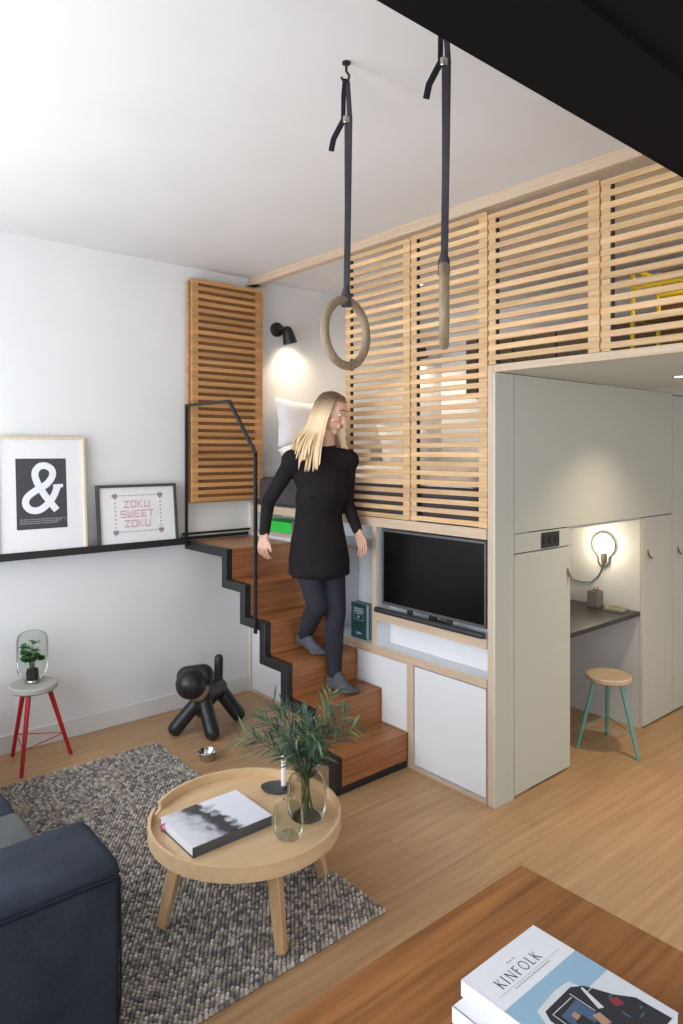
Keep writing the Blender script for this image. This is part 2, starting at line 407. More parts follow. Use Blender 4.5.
carc('rail', 'ply', -.002, .30, -2.200, -.022, 1.335, 1.388)
carc('rail', 'ply', 0, .28, -2.200, -1.390, .782, .832)
carc('rail', 'ply', 0, .28, -2.200, -.86, .585, .628)
carc('plinth', 'ply', 0, .28, -2.200, -.022, 0, .021)
carc('shelf', 'ply', .002, .28, -1.353, -.045, 1.182, 1.202)
carc('back_panel', 'white', .11, .125, -2.199, -1.391, .629, .781)
carc('back_panel', 'white', .11, .125, -2.199, -1.391, .833, 1.334)
carc('back_panel', 'white', .28, .295, -1.352, -.86, .629, 1.181)
carc('back_panel', 'white', .28, .295, -1.352, -.046, 1.203, 1.334)
carc('side_panel', 'white', .003, .279, -.92, -.90, .629, 1.181)
carc('cabinet_door', 'white', .002, .02, -.899, -.046, .022, 1.181)
carc('cabinet_door', 'white', .002, .02, -1.22, -.899, .022, .584)
carc('cabinet_door', 'white', .004, .022, -2.192, -1.698, .030, .577)
# stepped door whose outline follows the stairs
def stepprism(x0, x1, ins, y0, top):
    pts = [(x0, -1.651 + ins, .03 + ins), (x0, -1.45 + 0 - ins, .03 + ins)]
    pts = [(x0, -1.651 + ins, top - ins), (x0, -1.651 + ins, .194 + ins), (x0, -1.4355 - ins, .194 + ins), (x0, -1.4355 - ins, .3875 + ins), (x0, -1.2195 - ins, .3875 + ins), (x0, -1.2195 - ins, top - ins)]
    m_ = MB(); m_.prism(pts, (x1 - x0, 0, 0)); return m_
stepprism(-.001, .012, 0, 0, .584).build('door_edge', 'ply', mc)
stepprism(-.0025, .002, .008, 0, .584).build('cabinet_door', 'white', mc)

# cupboards under the loft, front faces on y = -2.24
def pull(x, z, par):
    m_ = MB(); y = -2.246
    m_.ring_sweep([(x, y - .004, z + .03), (x, y - .008, z + .012), (x + .004, y - .016, z - .012), (x + .012, y - .03, z - .028)], .012, 8, flat=(.22, 1), up=(0, 1, 0))
    m_.ring_sweep([(x, y - .004, z + .028), (x, y + .003, z + .012), (x, y - .002, z - .02)], .010, 8, flat=(.2, 1), up=(0, 1, 0))
    return m_.build('pull_tab', 'leather', par)
wc = thing('wardrobe_cabinet', 'tall pale grey cupboard with leather pull beside the white column', 'cupboard', (.4, -2.0, 0))
B(-.0, .153, -2.253, -2.2405, 0, 2.174).build('column_panel', 'greige', wc)
B(.150, .678, -2.2385, -1.62, .012, 1.353).build('carcass', 'gap', wc)
dr = B(.160, .68, -2.253, -2.239, .014, 1.249).build('door', 'greige', wc, bevel=.001)
pull(.655, 1.10, dr)
B(.160, .68, -2.253, -2.239, 1.255, 1.353).build('filler_panel', 'greige', wc, bevel=.001)
uc = thing('overhead_cabinet', 'wide pale grey overhead cupboard front above the desk nook', 'cupboard', (1.0, -2.2, 1.36))
B(.150, 1.945, -2.2385, -2.19, 1.362, 2.172).build('carcass', 'gap', uc)
B(.160, 1.944, -2.253, -2.239, 1.359, 2.174).build('front_panel', 'greige', uc, bevel=.001)
rc = thing('closet_cabinet', 'pale grey cupboard with leather pull right of the desk nook', 'cupboard', (1.75, -2.0, 0))
B(1.545, 1.94, -2.235, -1.62, .012, 1.352).build('carcass', 'nook', rc)
dr = B(1.532, 1.944, -2.253, -2.236, .014, 1.353).build('door', 'greige', rc, bevel=.001); pull(1.60, 1.115, dr)
tcb = thing('tall_cabinet', 'full-height pale grey cupboard with leather pull at the right edge', 'cupboard', (2.3, -2.0, 0))
B(1.96, XR - .01, -2.235, -2.196, .012, 2.232).build('carcass', 'gap', tcb)
dr = B(1.951, 2.740, -2.253, -2.236, .014, 2.160).build('door', 'greige', tcb, bevel=.001); pull(2.035, 1.10, dr)
B(1.951, 2.74, -2.253, -2.236, 2.166, 2.235).build('filler_panel', 'greige', tcb)
B(1.562, 1.947, -2.253, -2.236, 2.176, 2.239).build('filler_panel', 'greige', uc)
# nook interior
nk = thing('desk_nook', 'grey lined desk nook between the two cupboards', 'nook', (1.1, -1.7, 0))
B(1.530, 1.544, -2.234, -1.62, 0, 1.356).build('side_panel', 'nook', nk)
B(.679, .685, -2.234, -1.62, 0, 1.356).build('side_panel', 'nook', nk)
B(.665, 1.545, -1.62, -1.60, 0, 1.385).build('back_panel', 'nook', nk)
B(.685, 1.53, -2.234, -1.62, 1.342, 1.357).build('top_panel', 'nook', nk)
B(1.527, 1.546, -2.2395, -2.2345, 0, 1.354).build('edge_strip', 'plyz', nk)
dt = B(.687, 1.528, -2.238, -1.622, .722, .750).build('desk', 'desk', bevel=.002)
tag(dt, 'dark desk top fitted across the nook behind the teal stool', 'desk')
# bed deck
bd = thing('bed_platform', 'plywood bed platform behind the slatted screen', 'bed', (1.1, -1.1, 1.39))
B(.30, 2.148, -2.188, -.003, 1.36, 1.386).build('platform_board', 'ply', bd)
mt = B(.035, 1.95, -2.12, -.03, 1.389, 1.585).build('mattress', 'mattress', bevel=.03, seg=4); tag(mt, 'charcoal grey mattress lying on the raised bed platform', 'mattress')

# triple socket
sk = thing('wall_socket', 'black triple power socket above the left cupboard door', 'socket', (.478, -2.2535, 1.303))
B(.397, .559, -2.262, -2.2535, 1.262, 1.344).build('plate', 'socket', sk, bevel=.002)
for k in range(3):
    cx_ = .424 + k * .054
    m_ = MB(); m_.ring_sweep([(cx_, -2.262, 1.303), (cx_, -2.2655, 1.303)], .021, 20); m_.build('outlet', 'black', sk)

# ------------------------------------------------------------------ slatted panels
def rt(base=1.0, sp=.20, warm=.06):
    v = base + random.uniform(-sp, sp * .7); r_ = random.uniform(-warm, warm)
    return (min(1.25, v), v * (1 - abs(r_) * .6), v * (1 - .02 - r_))
def slat_panel(label, y0, y1, z0, z1, zoff=0.0, x0=.0):
    """panel in the plane x=0 between y0 > y1"""
    t = thing('slatted_panel', label, 'slatted screen', (x0, (y0 + y1) / 2, z0), 'slatted panels of the loft screen')
    s_ = MB(); z = z0 + zoff + .002; p = .0505; hh = .027; w_ = .046
    while z + hh <= z1:
        dx = random.uniform(-.0012, .0012)
        f = s_.box(x0 + dx, x0 + .021, y1 + .002, y0 - .002, z, z + hh); s_.tone(f, rt()); z += p
    s_.build('slats', 'slat', t, bevel=.0012, seg=1)
    for ya, yb in ((y0 - .004, y0 - w_), (y1 + w_ + .012, y1 + .004)):
        m_ = MB(); m_.tone(m_.box(x0 + .006, x0 + .0205, yb, ya, z0 + .001, z - p + hh), (.94, .92, .9)); m_.build('stile', 'slat', t)
    B(x0 + .003, x0 + .020, y0 - w_ - .012, y0 - w_ - .001, z0 + .004, z1 - .045).build('shade_strip', 'gap', t)  # dark strip standing in for shade on the stile's end face
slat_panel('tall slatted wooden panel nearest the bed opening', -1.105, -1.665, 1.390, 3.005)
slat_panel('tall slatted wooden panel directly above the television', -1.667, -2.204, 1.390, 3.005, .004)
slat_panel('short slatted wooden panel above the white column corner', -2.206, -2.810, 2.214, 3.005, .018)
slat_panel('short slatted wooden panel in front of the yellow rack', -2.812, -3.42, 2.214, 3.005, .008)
# folded panel hanging on the left wall
t = thing('folding_panel', 'golden slatted wooden panel folded back against the left wall', 'slatted screen', (-.23, -.06, 1.43), 'slatted panels beside the bed opening')
for k, (ya, yb) in enumerate(((-.075, -.098), (-.030, -.053))):
    s_ = MB(); z = 1.432 - (.012 if k else 0); p = .0505; xl = -.518 - .010 * k
    while z + .027 < 3.005: s_.tone(s_.box(xl, .062, yb, ya, z, z + .027), rt()); z += p
    s_.build('slats', 'slatx', t, bevel=.0012, seg=1)
    for xa, xb in ((xl + .002, -.470), (.005, .060)): m_ = MB(); m_.tone(m_.box(xa, xb, yb + .0025, ya - .0005, 1.436, z - p + .025), (.92, .9, .88)); m_.build('stile', 'slatx', t)
B(-.512, .056, -.0745, -.0535, 1.44, 2.98).build('backing_board', wood('brown_backing', (150, 106, 66), (120, 82, 48), 'x', 1.2, .6), t)
B(-.03, .085, -.103, -.005, 3.008, 3.018).build('top_bracket', 'ply', t)

# ================================================================== STAIRS
RUN, RISE = .216, .1933
fr = [-1.65 + RUN * i for i in range(6)]     # riser faces, bottom first
sr = thing('staircase', 'movable wooden staircase with a black zigzag steel stringer', 'stairs', (-.25, -.8, 0))
for i in range(6):
    y1 = fr[i]; y0 = fr[i + 1] if i < 5 else -.02
    z1 = RISE * (i + 1); z0 = RISE * i
    m_ = MB()
    m_.box(-.487, -.0035, y1, (y0 + .02 if i < 5 else y0), z1 - .03, z1)                 # tread
    m_.box(-.487, -.0035, y1, y1 + .022, (z0 if i else .04), z1 - .03)                   # riser
    m_.build('step', 'stair', sr, bevel=.0015)
def zig(x0, x1, off, th_):
    up = []; lo = []
    for i in range(6):
        up += [(fr[i], RISE * i if i else 0.0), (fr[i], RISE * (i + 1))]
    up += [(-.016, RISE * 6)]
    lo = [(-.016, RISE * 6 - th_)]
    for i in range(5, 0, -1): lo += [(fr[i] + th_, RISE * (i + 1) - th_), (fr[i] + th_, RISE * i - th_)]
    lo += [(fr[0] + th_, RISE - th_), (fr[0] + th_, 0)]
    pts = [(x0, y, z) for y, z in up + lo]
    m_ = MB(); m_.prism(pts, (x1 - x0, 0, 0)); return m_
zig(-.532, -.487, 0, .055).build('stringer', 'blacksteel', sr, bevel=.002)
B(-.487, -.004, fr[0] + .002, fr[0] + .05, 0, .038).build('base_bar', 'blacksteel', sr)
rl = thing('stair_railing', 'thin black steel handrail frame at the stair head', 'railing', (-.53, -.5, 1.15))
m_ = MB(); x = -.545
m_.box(x - .009, x + .009, -.075, -.057, 1.13, 2.09); m_.box(x - .009, x + .009, -.934, -.916, .70, 1.765)
m_.box(x - .009, x + .009, -.63, -.057, 2.086, 2.104)
m_.prism([(x - .009, -.62, 2.104), (x - .009, -.632, 2.104), (x - .009, -.934, 1.776), (x - .009, -.934, 1.748), (x - .009, -.62, 2.086)], (.018, 0, 0))
m_.build('handrail', 'black', rl, bevel=.001)
B(-.554, -.01, -.034, -.018, 1.200, 1.214).build('wall_bar', 'black', rl)
B(-.554, -.01, -.015, -.003, 1.163, 1.185).build('wall_bar', 'black', rl)

# ================================================================== PICTURE LEDGE + FRAMES
lg = thing('picture_ledge', 'long black picture ledge on the left wall', 'shelf', (-1.6, -.05, 1.15))
B(-3.0, -.56, -.105, -.001, 1.148, 1.166).build('ledge_board', 'black', lg)
B(-3.0, -.56, -.113, -.1055, 1.148, 1.192).build('front_lip', 'black', lg)
def leaning(o, x, y, z, ang): o.location = (x, y, z); o.rotation_euler = (ang, 0, 0)
def frame(name, label, w_, h_, bar, dep, fmat, x, y, z, ang):
    t = thing(name, label, 'picture', (0, 0, 0), 'framed pictures on the ledge')
    f = MB()
    f.box(0, bar, -dep, 0, 0, h_); f.box(w_ - bar, w_, -dep, 0, 0, h_); f.box(bar, w_ - bar, -dep, 0, 0, bar); f.box(bar, w_ - bar, -dep, 0, h_ - bar, h_)
    f.build('frame', fmat, t, bevel=.001)
    B(bar, w_ - bar, -dep * .55, -.001, bar, h_ - bar).build('mount', 'mat', t)
    leaning(t, x, y, z, ang); return t, -dep * .55
def ribbon(mb_, pts, w_, y, closed=False, sub=10, round_=True):
    """flat stroke in the x-z plane"""
    P4 = [Vector((p[0], 0, p[1])) for p in pts]; out = []
    n = len(P4)
    for i in range(n - 1):
        a = P4[max(i - 1, 0)]; b_ = P4[i]; c = P4[i + 1]; d = P4[min(i + 2, n - 1)]
        for k in range(sub):
            u = k / sub
            out.append(0.5 * ((2 * b_) + (c - a) * u + (2 * a - 5 * b_ + 4 * c - d) * u * u + (3 * b_ - a - 3 * c + d) * u ** 3))
    out.append(P4[-1]); L_, R_ = [], []
    for i, p in enumerate(out):
        t_ = (out[min(i + 1, len(out) - 1)] - out[max(i - 1, 0)]).normalized(); nn = Vector((-t_.z, 0, t_.x)) * w_ / 2
        yo = Vector((0, y - i * 6e-6, 0)); L_.append(mb_.bm.verts.new(p + nn + yo)); R_.append(mb_.bm.verts.new(p - nn + yo))
    for i in range(len(out) - 1): mb_.bm.faces.new([L_[i], R_[i], R_[i + 1], L_[i + 1]])
t, yy = frame('framed_print', 'large pale-wood framed print with a white ampersand on charcoal', .515, .70, .014, .022, 'palewood', -1.750, -.080, 1.168, -.082)
pr = B(.108, .398, yy - .001, yy, .150, .570).build('print', 'poster', t)
m_ = MB()
def am(px, py): return (.108 + (px - 87) / 260 * .290, .570 - (py - 413) / 355 * .420)
A = [am(*q) for q in [(292, 678), (262, 640), (225, 590), (192, 530), (184, 485), (205, 455), (238, 450), (270, 470), (272, 505), (240, 545), (180, 578), (140, 610), (134, 645), (160, 672), (205, 672), (250, 640), (280, 600), (300, 553)]]
ribbon(m_, A, .040, yy - .0016)
for q in [[(276, 555), (328, 553)]]: ribbon(m_, [am(*v) for v in q], .020, yy - .0032, sub=2)
m_.build('ampersand', 'paper', pr)
m_ = MB()
for k, (a, b_) in enumerate([(103, 340), (103, 318), (103, 300)]):
    x_ = a
    while x_ < b_:
        wl = random.uniform(5, 15); p0 = am(x_, 716 + k * 10); p1 = am(min(x_ + wl, b_), 721 + k * 10)
        m_.box(p0[0], p1[0], yy - .0016, yy - .001, p1[1], p0[1]); x_ += wl + 4
m_.build('fine_print', plain('fine_print_grey', (150, 150, 152)), pr)
t, yy = frame('framed_print', 'dark framed pink cross-stitch reading ZOKU SWEET ZOKU', .545, .395, .017, .030, 'darkframe', -1.166, -.076, 1.168, -.12)
FONT = {'Z': ['11111', '00010', '00100', '01000', '11111'], 'O': ['11111', '10001', '10001', '10001', '11111'], 'K': ['10010', '10100', '11000', '10100', '10011'],
        'U': ['10001', '10001', '10001', '10001', '11111'], 'S': ['11111', '10000', '11111', '00001', '11111'], 'W': ['10001', '10101', '10101', '10101', '11111'],
        'E': ['11111', '10000', '11110', '10000', '11111'], 'T': ['11111', '00100', '00100', '00100', '00100']}
m_ = MB(); px_ = .0078
for row, (word, zc) in enumerate([('ZOKU', .268), ('SWEET', .205), ('ZOKU', .142)]):
    wd = len(word) * 6 * px_; x_ = .270 - wd / 2
    for ch in word:
        for r_, line in enumerate(FONT[ch]):
            for c_, v in enumerate(line):
                if v == '1': m_.box(x_ + c_ * px_, x_ + (c_ + .82) * px_, yy - .002, yy, zc - (r_ - 2) * px_ * 1.25 - .0032, zc - (r_ - 2) * px_ * 1.25 + .0042)
        x_ += 6 * px_
m_.build('stitched_words', 'pink', t)
m_ = MB()
HT = ['01010', '11111', '11111', '01110', '00100']
for hx, hz in [(.115, .320), (.425, .320), (.115, .088), (.425, .088)]:
    for r_, line in enumerate(HT):
        for c_, v in enumerate(line):
            if v == '1': m_.box(hx + (c_ - 2) * .008, hx + (c_ - 1.15) * .008, yy - .002, yy, hz - (r_ - 2) * .008 - .003, hz - (r_ - 2) * .008 + .004)
for k in range(13):
    for hz in (.322, .088): m_.box(.150 + k * .0198, .158 + k * .0198, yy - .002, yy, hz, hz + .007)
for k in range(7):
    for hx in (.115, .425): m_.box(hx, hx + .008, yy - .002, yy, .118 + k * .026, .126 + k * .026)
m_.build('stitched_border', 'greystitch', t)

# ================================================================== RUG
rug = thing('rug', 'chunky grey wool loop rug under the round coffee table', 'rug', (-1.65, -1.45, 0))
B(-2.50, -.955, -2.45, -.455, 0.001, .008).build('backing', plain('rug_backing', (74, 72, 70), 1.0), rug)
m_ = MB(); bm = m_.bm; tl = bm.loops.layers.float_color.new('tone')
pal = [lin(c) for c in [(168, 161, 152), (190, 183, 174), (140, 135, 130), (112, 109, 108), (158, 149, 138), (206, 199, 190), (126, 123, 124), (178, 169, 158)]]
dome = [(0, 0, 1.0)]
yy_ = -2.45; j = 0
while yy_ < -.455:
    xx_ = -2.50 + (.0094 if j % 2 else 0)
    while xx_ < -.955:
        cx_ = xx_ + random.uniform(-.0015, .0015); cy_ = yy_ + random.uniform(-.001, .001); hz_ = random.uniform(.011, .017); a_ = random.uniform(-.5, .5)
        rx, ry = .0104, .0076; top = bm.verts.new((cx_, cy_, .006 + hz_)); r1 = []; r2 = []
        for k in range(6):
            an = a_ + k * PI / 3; r1.append(bm.verts.new((cx_ + rx * .62 * math.cos(an), cy_ + ry * .62 * math.sin(an), .006 + hz_ * .82)))
            r2.append(bm.verts.new((cx_ + rx * 1.05 * math.cos(an), cy_ + ry * 1.05 * math.sin(an), .004)))
        c = random.choice(pal)
        for k in range(6):
            for f in (bm.faces.new([top, r1[k], r1[(k + 1) % 6]]), bm.faces.new([r1[k], r2[k], r2[(k + 1) % 6], r1[(k + 1) % 6]])):
                f.smooth = True
                for l in f.loops: l[tl] = c
        xx_ += .0188
    yy_ += .0130; j += 1
o = m_.build('wool_loops', 'rug', rug, weld=False, fixn=False); o['kind'] = 'stuff'

# ================================================================== SOFA
sf = thing('sofa', 'dark blue-grey fabric sofa cut off by the left edge', 'sofa', (-2.5, -1.7, 0.02))
def softbox(x0, x1, y0, y1, z0, z1, r, mat, name, par, puff=.0, sub=True):
    m_ = MB(); m_.box(x0, x1, y0, y1, z0, z1); bm = m_.bm
    bmesh.ops.bevel(bm, geom=bm.edges[:] , offset=r, segments=5, profile=.5, affect='EDGES')
    bmesh.ops.subdivide_edges(bm, edges=[e for e in bm.edges if e.calc_length() > .09], cuts=8, use_grid_fill=True)
    c = Vector(((x0 + x1) / 2, (y0 + y1) / 2, (z0 + z1) / 2))
    for v in bm.verts:
        u = (v.co.x - c.x) / (x1 - x0) * 2; q = (v.co.y - c.y) / (y1 - y0) * 2
        if v.co.z > c.z: v.co.z += puff * max(0, 1 - u * u) * max(0, 1 - q * q)
        nn = noise.noise(v.co * 9) * .004; v.co += Vector((nn, nn, nn))
    return m_.build(name, mat, par, smooth=True)
softbox(-2.98, -2.05, -2.16, -.62, .075, .30, .03, 'sofa', 'base', sf)
ar = softbox(-3.0, -1.998, -2.455, -2.150, .055, .612, .040, 'sofa', 'armrest', sf, .012)
softbox(-3.0, -2.03, -.62, -.35, .055, .58, .05, 'sofa', 'armrest', sf, .01)
softbox(-3.03, -2.78, -2.16, -.625, .30, .78, .06, 'sofa', 'backrest', sf)
softbox(-2.79, -2.045, -2.160, -1.600, .30, .435, .035, 'sofaseat', 'seat_cushion', sf, .012)
softbox(-2.79, -2.045, -1.598, -.625, .30, .42, .035, 'sofa', 'seat_cushion', sf, .012)
m_ = MB()
for q, zz in ((-2.4585, .560), (-2.4575, .574)): m_.ring_sweep([(-2.96, q, zz), (-2.10, q, zz), (-2.03, q + .002, zz - .004), (-2.004, q + .022, zz - .008)], .0032, 6)
m_.ring_sweep([(-2.006, -2.445, .55), (-2.004, -2.447, .4), (-2.004, -2.447, .2), (-2.016, -2.44, .09)], .004, 6)
m_.build('seam', 'seam', ar)
for x_, y_ in [(-2.1, -2.4), (-2.9, -2.4), (-2.1, -.42), (-2.9, -.42)]:
    m_ = MB(); m_.ring_sweep([(x_, y_, .0195), (x_, y_, .075)], [.016, .022], 12); m_.build('leg', 'black', sf)

# ================================================================== COFFEE TABLE
CX, CY = -1.334, -2.062
ct = thing('coffee_table', 'round light oak coffee table with a raised rim on the rug', 'table', (CX, CY, .02))
m_ = MB(); m_.lathe((CX, CY, 0), [(0, .308), (.362, .308), (.362, .328), (0, .328)], 64); m_.build('tabletop', 'oak', ct)
gap_c = math.atan2(-1.80 - CY, -1.575 - CX)
m_ = MB(); m_.lathe((CX, CY, 0), [(.3625, .312), (.374, .312), (.374, .332), (.3625, .332), (.3625, .312)], 72); m_.build('rim', 'oak', ct)
m_ = MB(); m_.lathe((CX, CY, 0), [(.3625, .332), (.374, .332), (.374, .366), (.3625, .366), (.3625, .332)], 72, a0=gap_c + .08, a1=gap_c + 2 * PI - .08, closed_ends=True)
m_.build('rim_edge', 'oak', ct)
for fx, fy in [(-1.658, -1.997), (-1.399, -2.395), (-1.009, -2.141), (-1.27, -1.74)]:
    dx, dy = fx - CX, fy - CY; k = .78
    m_ = MB(); m_.ring_sweep([(fx, fy, .0195), (CX + dx * k, CY + dy * k, .308)], [.026, .034], 4, up=(-dy, dx, 0)); m_.build('leg', 'oakz', ct, bevel=.004)
TZ = .3285
bk = thing('photo_book', 'thick book with a black and white photo cover on the coffee table', 'book', (-1.45, -2.03, TZ))
bx0, bx1, by0, by1 = -1.618, -1.278, -2.158, -1.895
B(bx0 + .004, bx1 - .002, by0 + .004, by1 - .004, TZ + .003, TZ + .037).build('pages', 'pages', bk)
m_ = MB(); m_.box(bx0, bx1, by0, by1, TZ, TZ + .003); m_.box(bx0, bx1, by0, by0 + .003, TZ + .003, TZ + .037); m_.build('back_cover', 'greycover', bk)
m_ = MB(); m_.box(bx0, bx1, by0, by1, TZ + .037, TZ + .040); m_.build('front_cover', 'coverphoto', bk, loc=(bx0, by0, TZ + .037))
m_ = MB(); m_.ring_sweep([(bx0 + .01, by1 - .03, TZ + .030), (bx0 - .008, by1 - .03, TZ + .024), (bx0 - .012, by1 - .045, TZ + .008)], .006, 6, flat=(.2, 1)); m_.build('ribbon', 'red_ribbon', bk)

def vase_profile(r, h, neck, lip):
    return [(0, .004), (r * .82, .004), (r * .97, .02), (r, .05), (r, h * .62), (r * .93, h * .74), (neck * 1.15, h * .86), (neck, h * .93), (lip, h)]
VX, VY = -1.135, -2.195
vs = thing('glass_vase', 'smoky glass vase holding green branches', 'vase', (VX, VY, TZ))
pr_ = vase_profile(.078, .205, .044, .052); inner = [(max(0, r_ - .0025), z_ + (.003 if i < 2 else 0)) for i, (r_, z_) in enumerate(pr_)]
m_ = MB(); m_.lathe((VX, VY, TZ), pr_, 40); m_.build('vessel', 'smokeglass', vs)
SX, SY = -1.272, -2.262
sv = thing('small_vase', 'small empty clear glass bottle vase in front', 'vase', (SX, SY, TZ))
pr_ = vase_profile(.056, .150, .021, .025); inner = [(max(0, r_ - .002), z_ + (.003 if i < 2 else 0)) for i, (r_, z_) in enumerate(pr_)]
m_ = MB(); m_.lathe((SX, SY, TZ), pr_, 36); m_.build('vessel', 'glass', sv)
# branches
br = thing('leafy_branches', 'green willow-like branches standing in the glass vase', 'branches', (VX, VY, TZ + .02))
random.seed(21)
stems = MB(); leaves = MB()
RGT = Vector((math.sin(th), -math.cos(th), 0)); FWD = Vector((math.cos(th), math.sin(th), 0))
def leaf(mb_, p, d, ln, wd, mi):
    d = d.normalized(); side = d.cross(Vector((random.uniform(-.3, .3), random.uniform(-.3, .3), 1))).normalized(); up = side.cross(d)
    vs_ = []
    for u, ww in [(0, .12), (.25, .8), (.55, 1), (.8, .6), (1, .02)]:
        c = p + d * ln * u - Vector((0, 0, 1)) * (u * u * ln * .18)
        vs_.append([mb_.bm.verts.new(c + side * wd * ww * .5 + up * wd * .12), mb_.bm.verts.new(c), mb_.bm.verts.new(c - side * wd * ww * .5 + up * wd * .12)])
    for i in range(4):
        for k in range(2):
            f = mb_.bm.faces.new([vs_[i][k], vs_[i][k + 1], vs_[i + 1][k + 1], vs_[i + 1][k]]); f.material_index = mi; f.smooth = True
spec = [(-.20, .25, .02, 0), (-.13, .34, -.04, 0), (-.24, .20, -.06, 1), (-.03, .26, .08, 0), (.00, .30, -.08, 0), (.10, .27, .0, 1), (.17, .29, .03, 1), (.20, .24, -.05, 1), (.10, .37, .04, 2), (-.08, .22, -.12, 0), (.05, .20, -.12, 0), (-.16, .15, .10, 0), (.14, .18, .12, 1), (-.27, .16, .0, 1), (.03, .2, .0, 0), (-.1, .3, .03, 0)]
for (lx, hz_, dz, kind) in spec:
    base = Vector((VX, VY, TZ + .02)) + RGT * random.uniform(-.03, .03) + FWD * random.uniform(-.03, .03)
    nk_ = Vector((VX, VY, TZ + .195)) + RGT * lx * .1 + FWD * dz * .1
    tip = Vector((VX, VY, TZ + .195)) + RGT * lx + FWD * dz + Vector((0, 0, hz_ * .78))
    pts = []
    for i in range(15):
        u = i / 14
        if u < .35: p = base.lerp(nk_, u / .35)
        else:
            v = (u - .35) / .65; mid = nk_.lerp(tip, .5) + Vector((0, 0, .04))
            p = nk_ * (1 - v) ** 2 + mid * 2 * v * (1 - v) + tip * v * v
        pts.append(p)
    stems.ring_sweep(pts, [.0026 * (1 - .6 * i / 14) for i in range(15)], 5)
    for i in range(4, 15):
        nl = 5 if i > 5 else 2
        for k in range(nl):
            t_ = (pts[min(i + 1, 14)] - pts[i - 1]).normalized(); a = random.uniform(0, 2 * PI)
            perp = t_.cross(Vector((math.cos(a), math.sin(a), .3))).normalized()
            d = t_ * random.uniform(.45, 1.0) + perp * random.uniform(.5, .9)
            leaf(leaves, pts[i] + (pts[i - 1] - pts[i]) * random.random(), d, random.uniform(.055, .10), random.uniform(.0065, .010), random.choice([0, 0, 0, 1]) if kind == 0 else random.choice([0, 1, 1, 0, 2]) if kind == 1 else 1)
stems.build('stem', 'stem', br); leaves.build('foliage', ['leafb', 'leafc', 'leafc'], br, weld=False)
# candle
cd = thing('candle_holder', 'dark grey leaf-shaped candle dish beside the vase', 'candle holder', (-1.10, -1.95, TZ))
m_ = MB(); rim_ = []; fl = []; CXd, CYd = -1.094, -1.942
n_ = 36
for j in range(n_):
    a = 2 * PI * j / n_; rr = .055 + .022 * max(0, math.cos(a - 2.4)) ** 3
    rim_.append((CXd + rr * math.cos(a), CYd + rr * math.sin(a)))
for z_, k in [(TZ + .0005, .86), (TZ + .014, 1.0), (TZ + .0135, .93), (TZ + .005, .80)]:
    fl.append([m_.bm.verts.new((CXd + (x_ - CXd) * k, CYd + (y_ - CYd) * k, z_)) for x_, y_ in rim_])
for i in range(3):
    for j in range(n_): f = m_.bm.faces.new([fl[i][j], fl[i][(j + 1) % n_], fl[i + 1][(j + 1) % n_], fl[i + 1][j]]); f.smooth = True
m_.bm.faces.new(fl[0]); m_.bm.faces.new(fl[3]); m_.build('dish', 'dish', cd)
m_ = MB(); m_.ring_sweep([(CXd + .012, CYd - .02, TZ + .005), (CXd + .012, CYd - .02, TZ + .022)], .0145, 18); m_.build('candle_cup', 'dish', cd)
cn = thing('candle', 'slim white candle standing in the dark grey dish', 'candle', (CXd + .012, CYd - .02, TZ + .022))
m_ = MB(); m_.ring_sweep([(CXd + .012, CYd - .02, TZ + .0225), (CXd + .012, CYd - .02, TZ + .158), (CXd + .012, CYd - .02, TZ + .163)], [.0105, .0105, .006], 20); m_.build('wax', 'candle', cn)
m_ = MB(); m_.ring_sweep([(CXd + .012, CYd - .02, TZ + .163), (CXd + .013, CYd - .02, TZ + .171)], .0008, 5); m_.build('wick', 'gap', cn)

# ================================================================== STOOLS
def stool(name, label, feet, seat_c, z, r_, th_, smat, lmat, ztie):
    t = thing(name, label, 'stool', (seat_c[0], seat_c[1], 0))
    m_ = MB(); m_.lathe((seat_c[0], seat_c[1], z), [(0, -th_), (r_ * .93, -th_), (r_, -th_ + .008), (r_, -.006), (r_ - .006, 0), (r_ - .012, -.001), (0, -.003)], 48); m_.build('seat', smat, t)
    tops = []
    for fx, fy in feet:
        dx, dy = fx - seat_c[0], fy - seat_c[1]; l_ = math.hypot(dx, dy); tx, ty = seat_c[0] + dx / l_ * r_ * .62, seat_c[1] + dy / l_ * r_ * .62
        m_ = MB(); m_.ring_sweep([(fx, fy, .0005), (tx, ty, z - th_ + .001)], [.0105, .0145], 14); m_.build('leg', lmat, t)
        k = ztie / z; tops.append((fx + (tx - fx) * k, fy + (ty - fy) * k, ztie))
    m_ = MB()
    for i in range(3): m_.ring_sweep([tops[i], tops[(i + 1) % 3]], .003, 8)
    m_.build('tie_rod', lmat, t)
    return t
stool('red_stool', 'round grey-topped stool with red legs by the left wall', [(-1.662, -.062), (-1.700, -.376), (-1.390, -.250)], (-1.590, -.222), .455, .128, .037, 'seatgrey', 'red', .135)
stool('teal_stool', 'round pale wood stool with teal legs at the desk nook', [(.953, -2.132), (1.075, -2.452), (1.269, -2.151)], (1.085, -2.262), .448, .130, .034, 'seatwood', 'teal', .135)
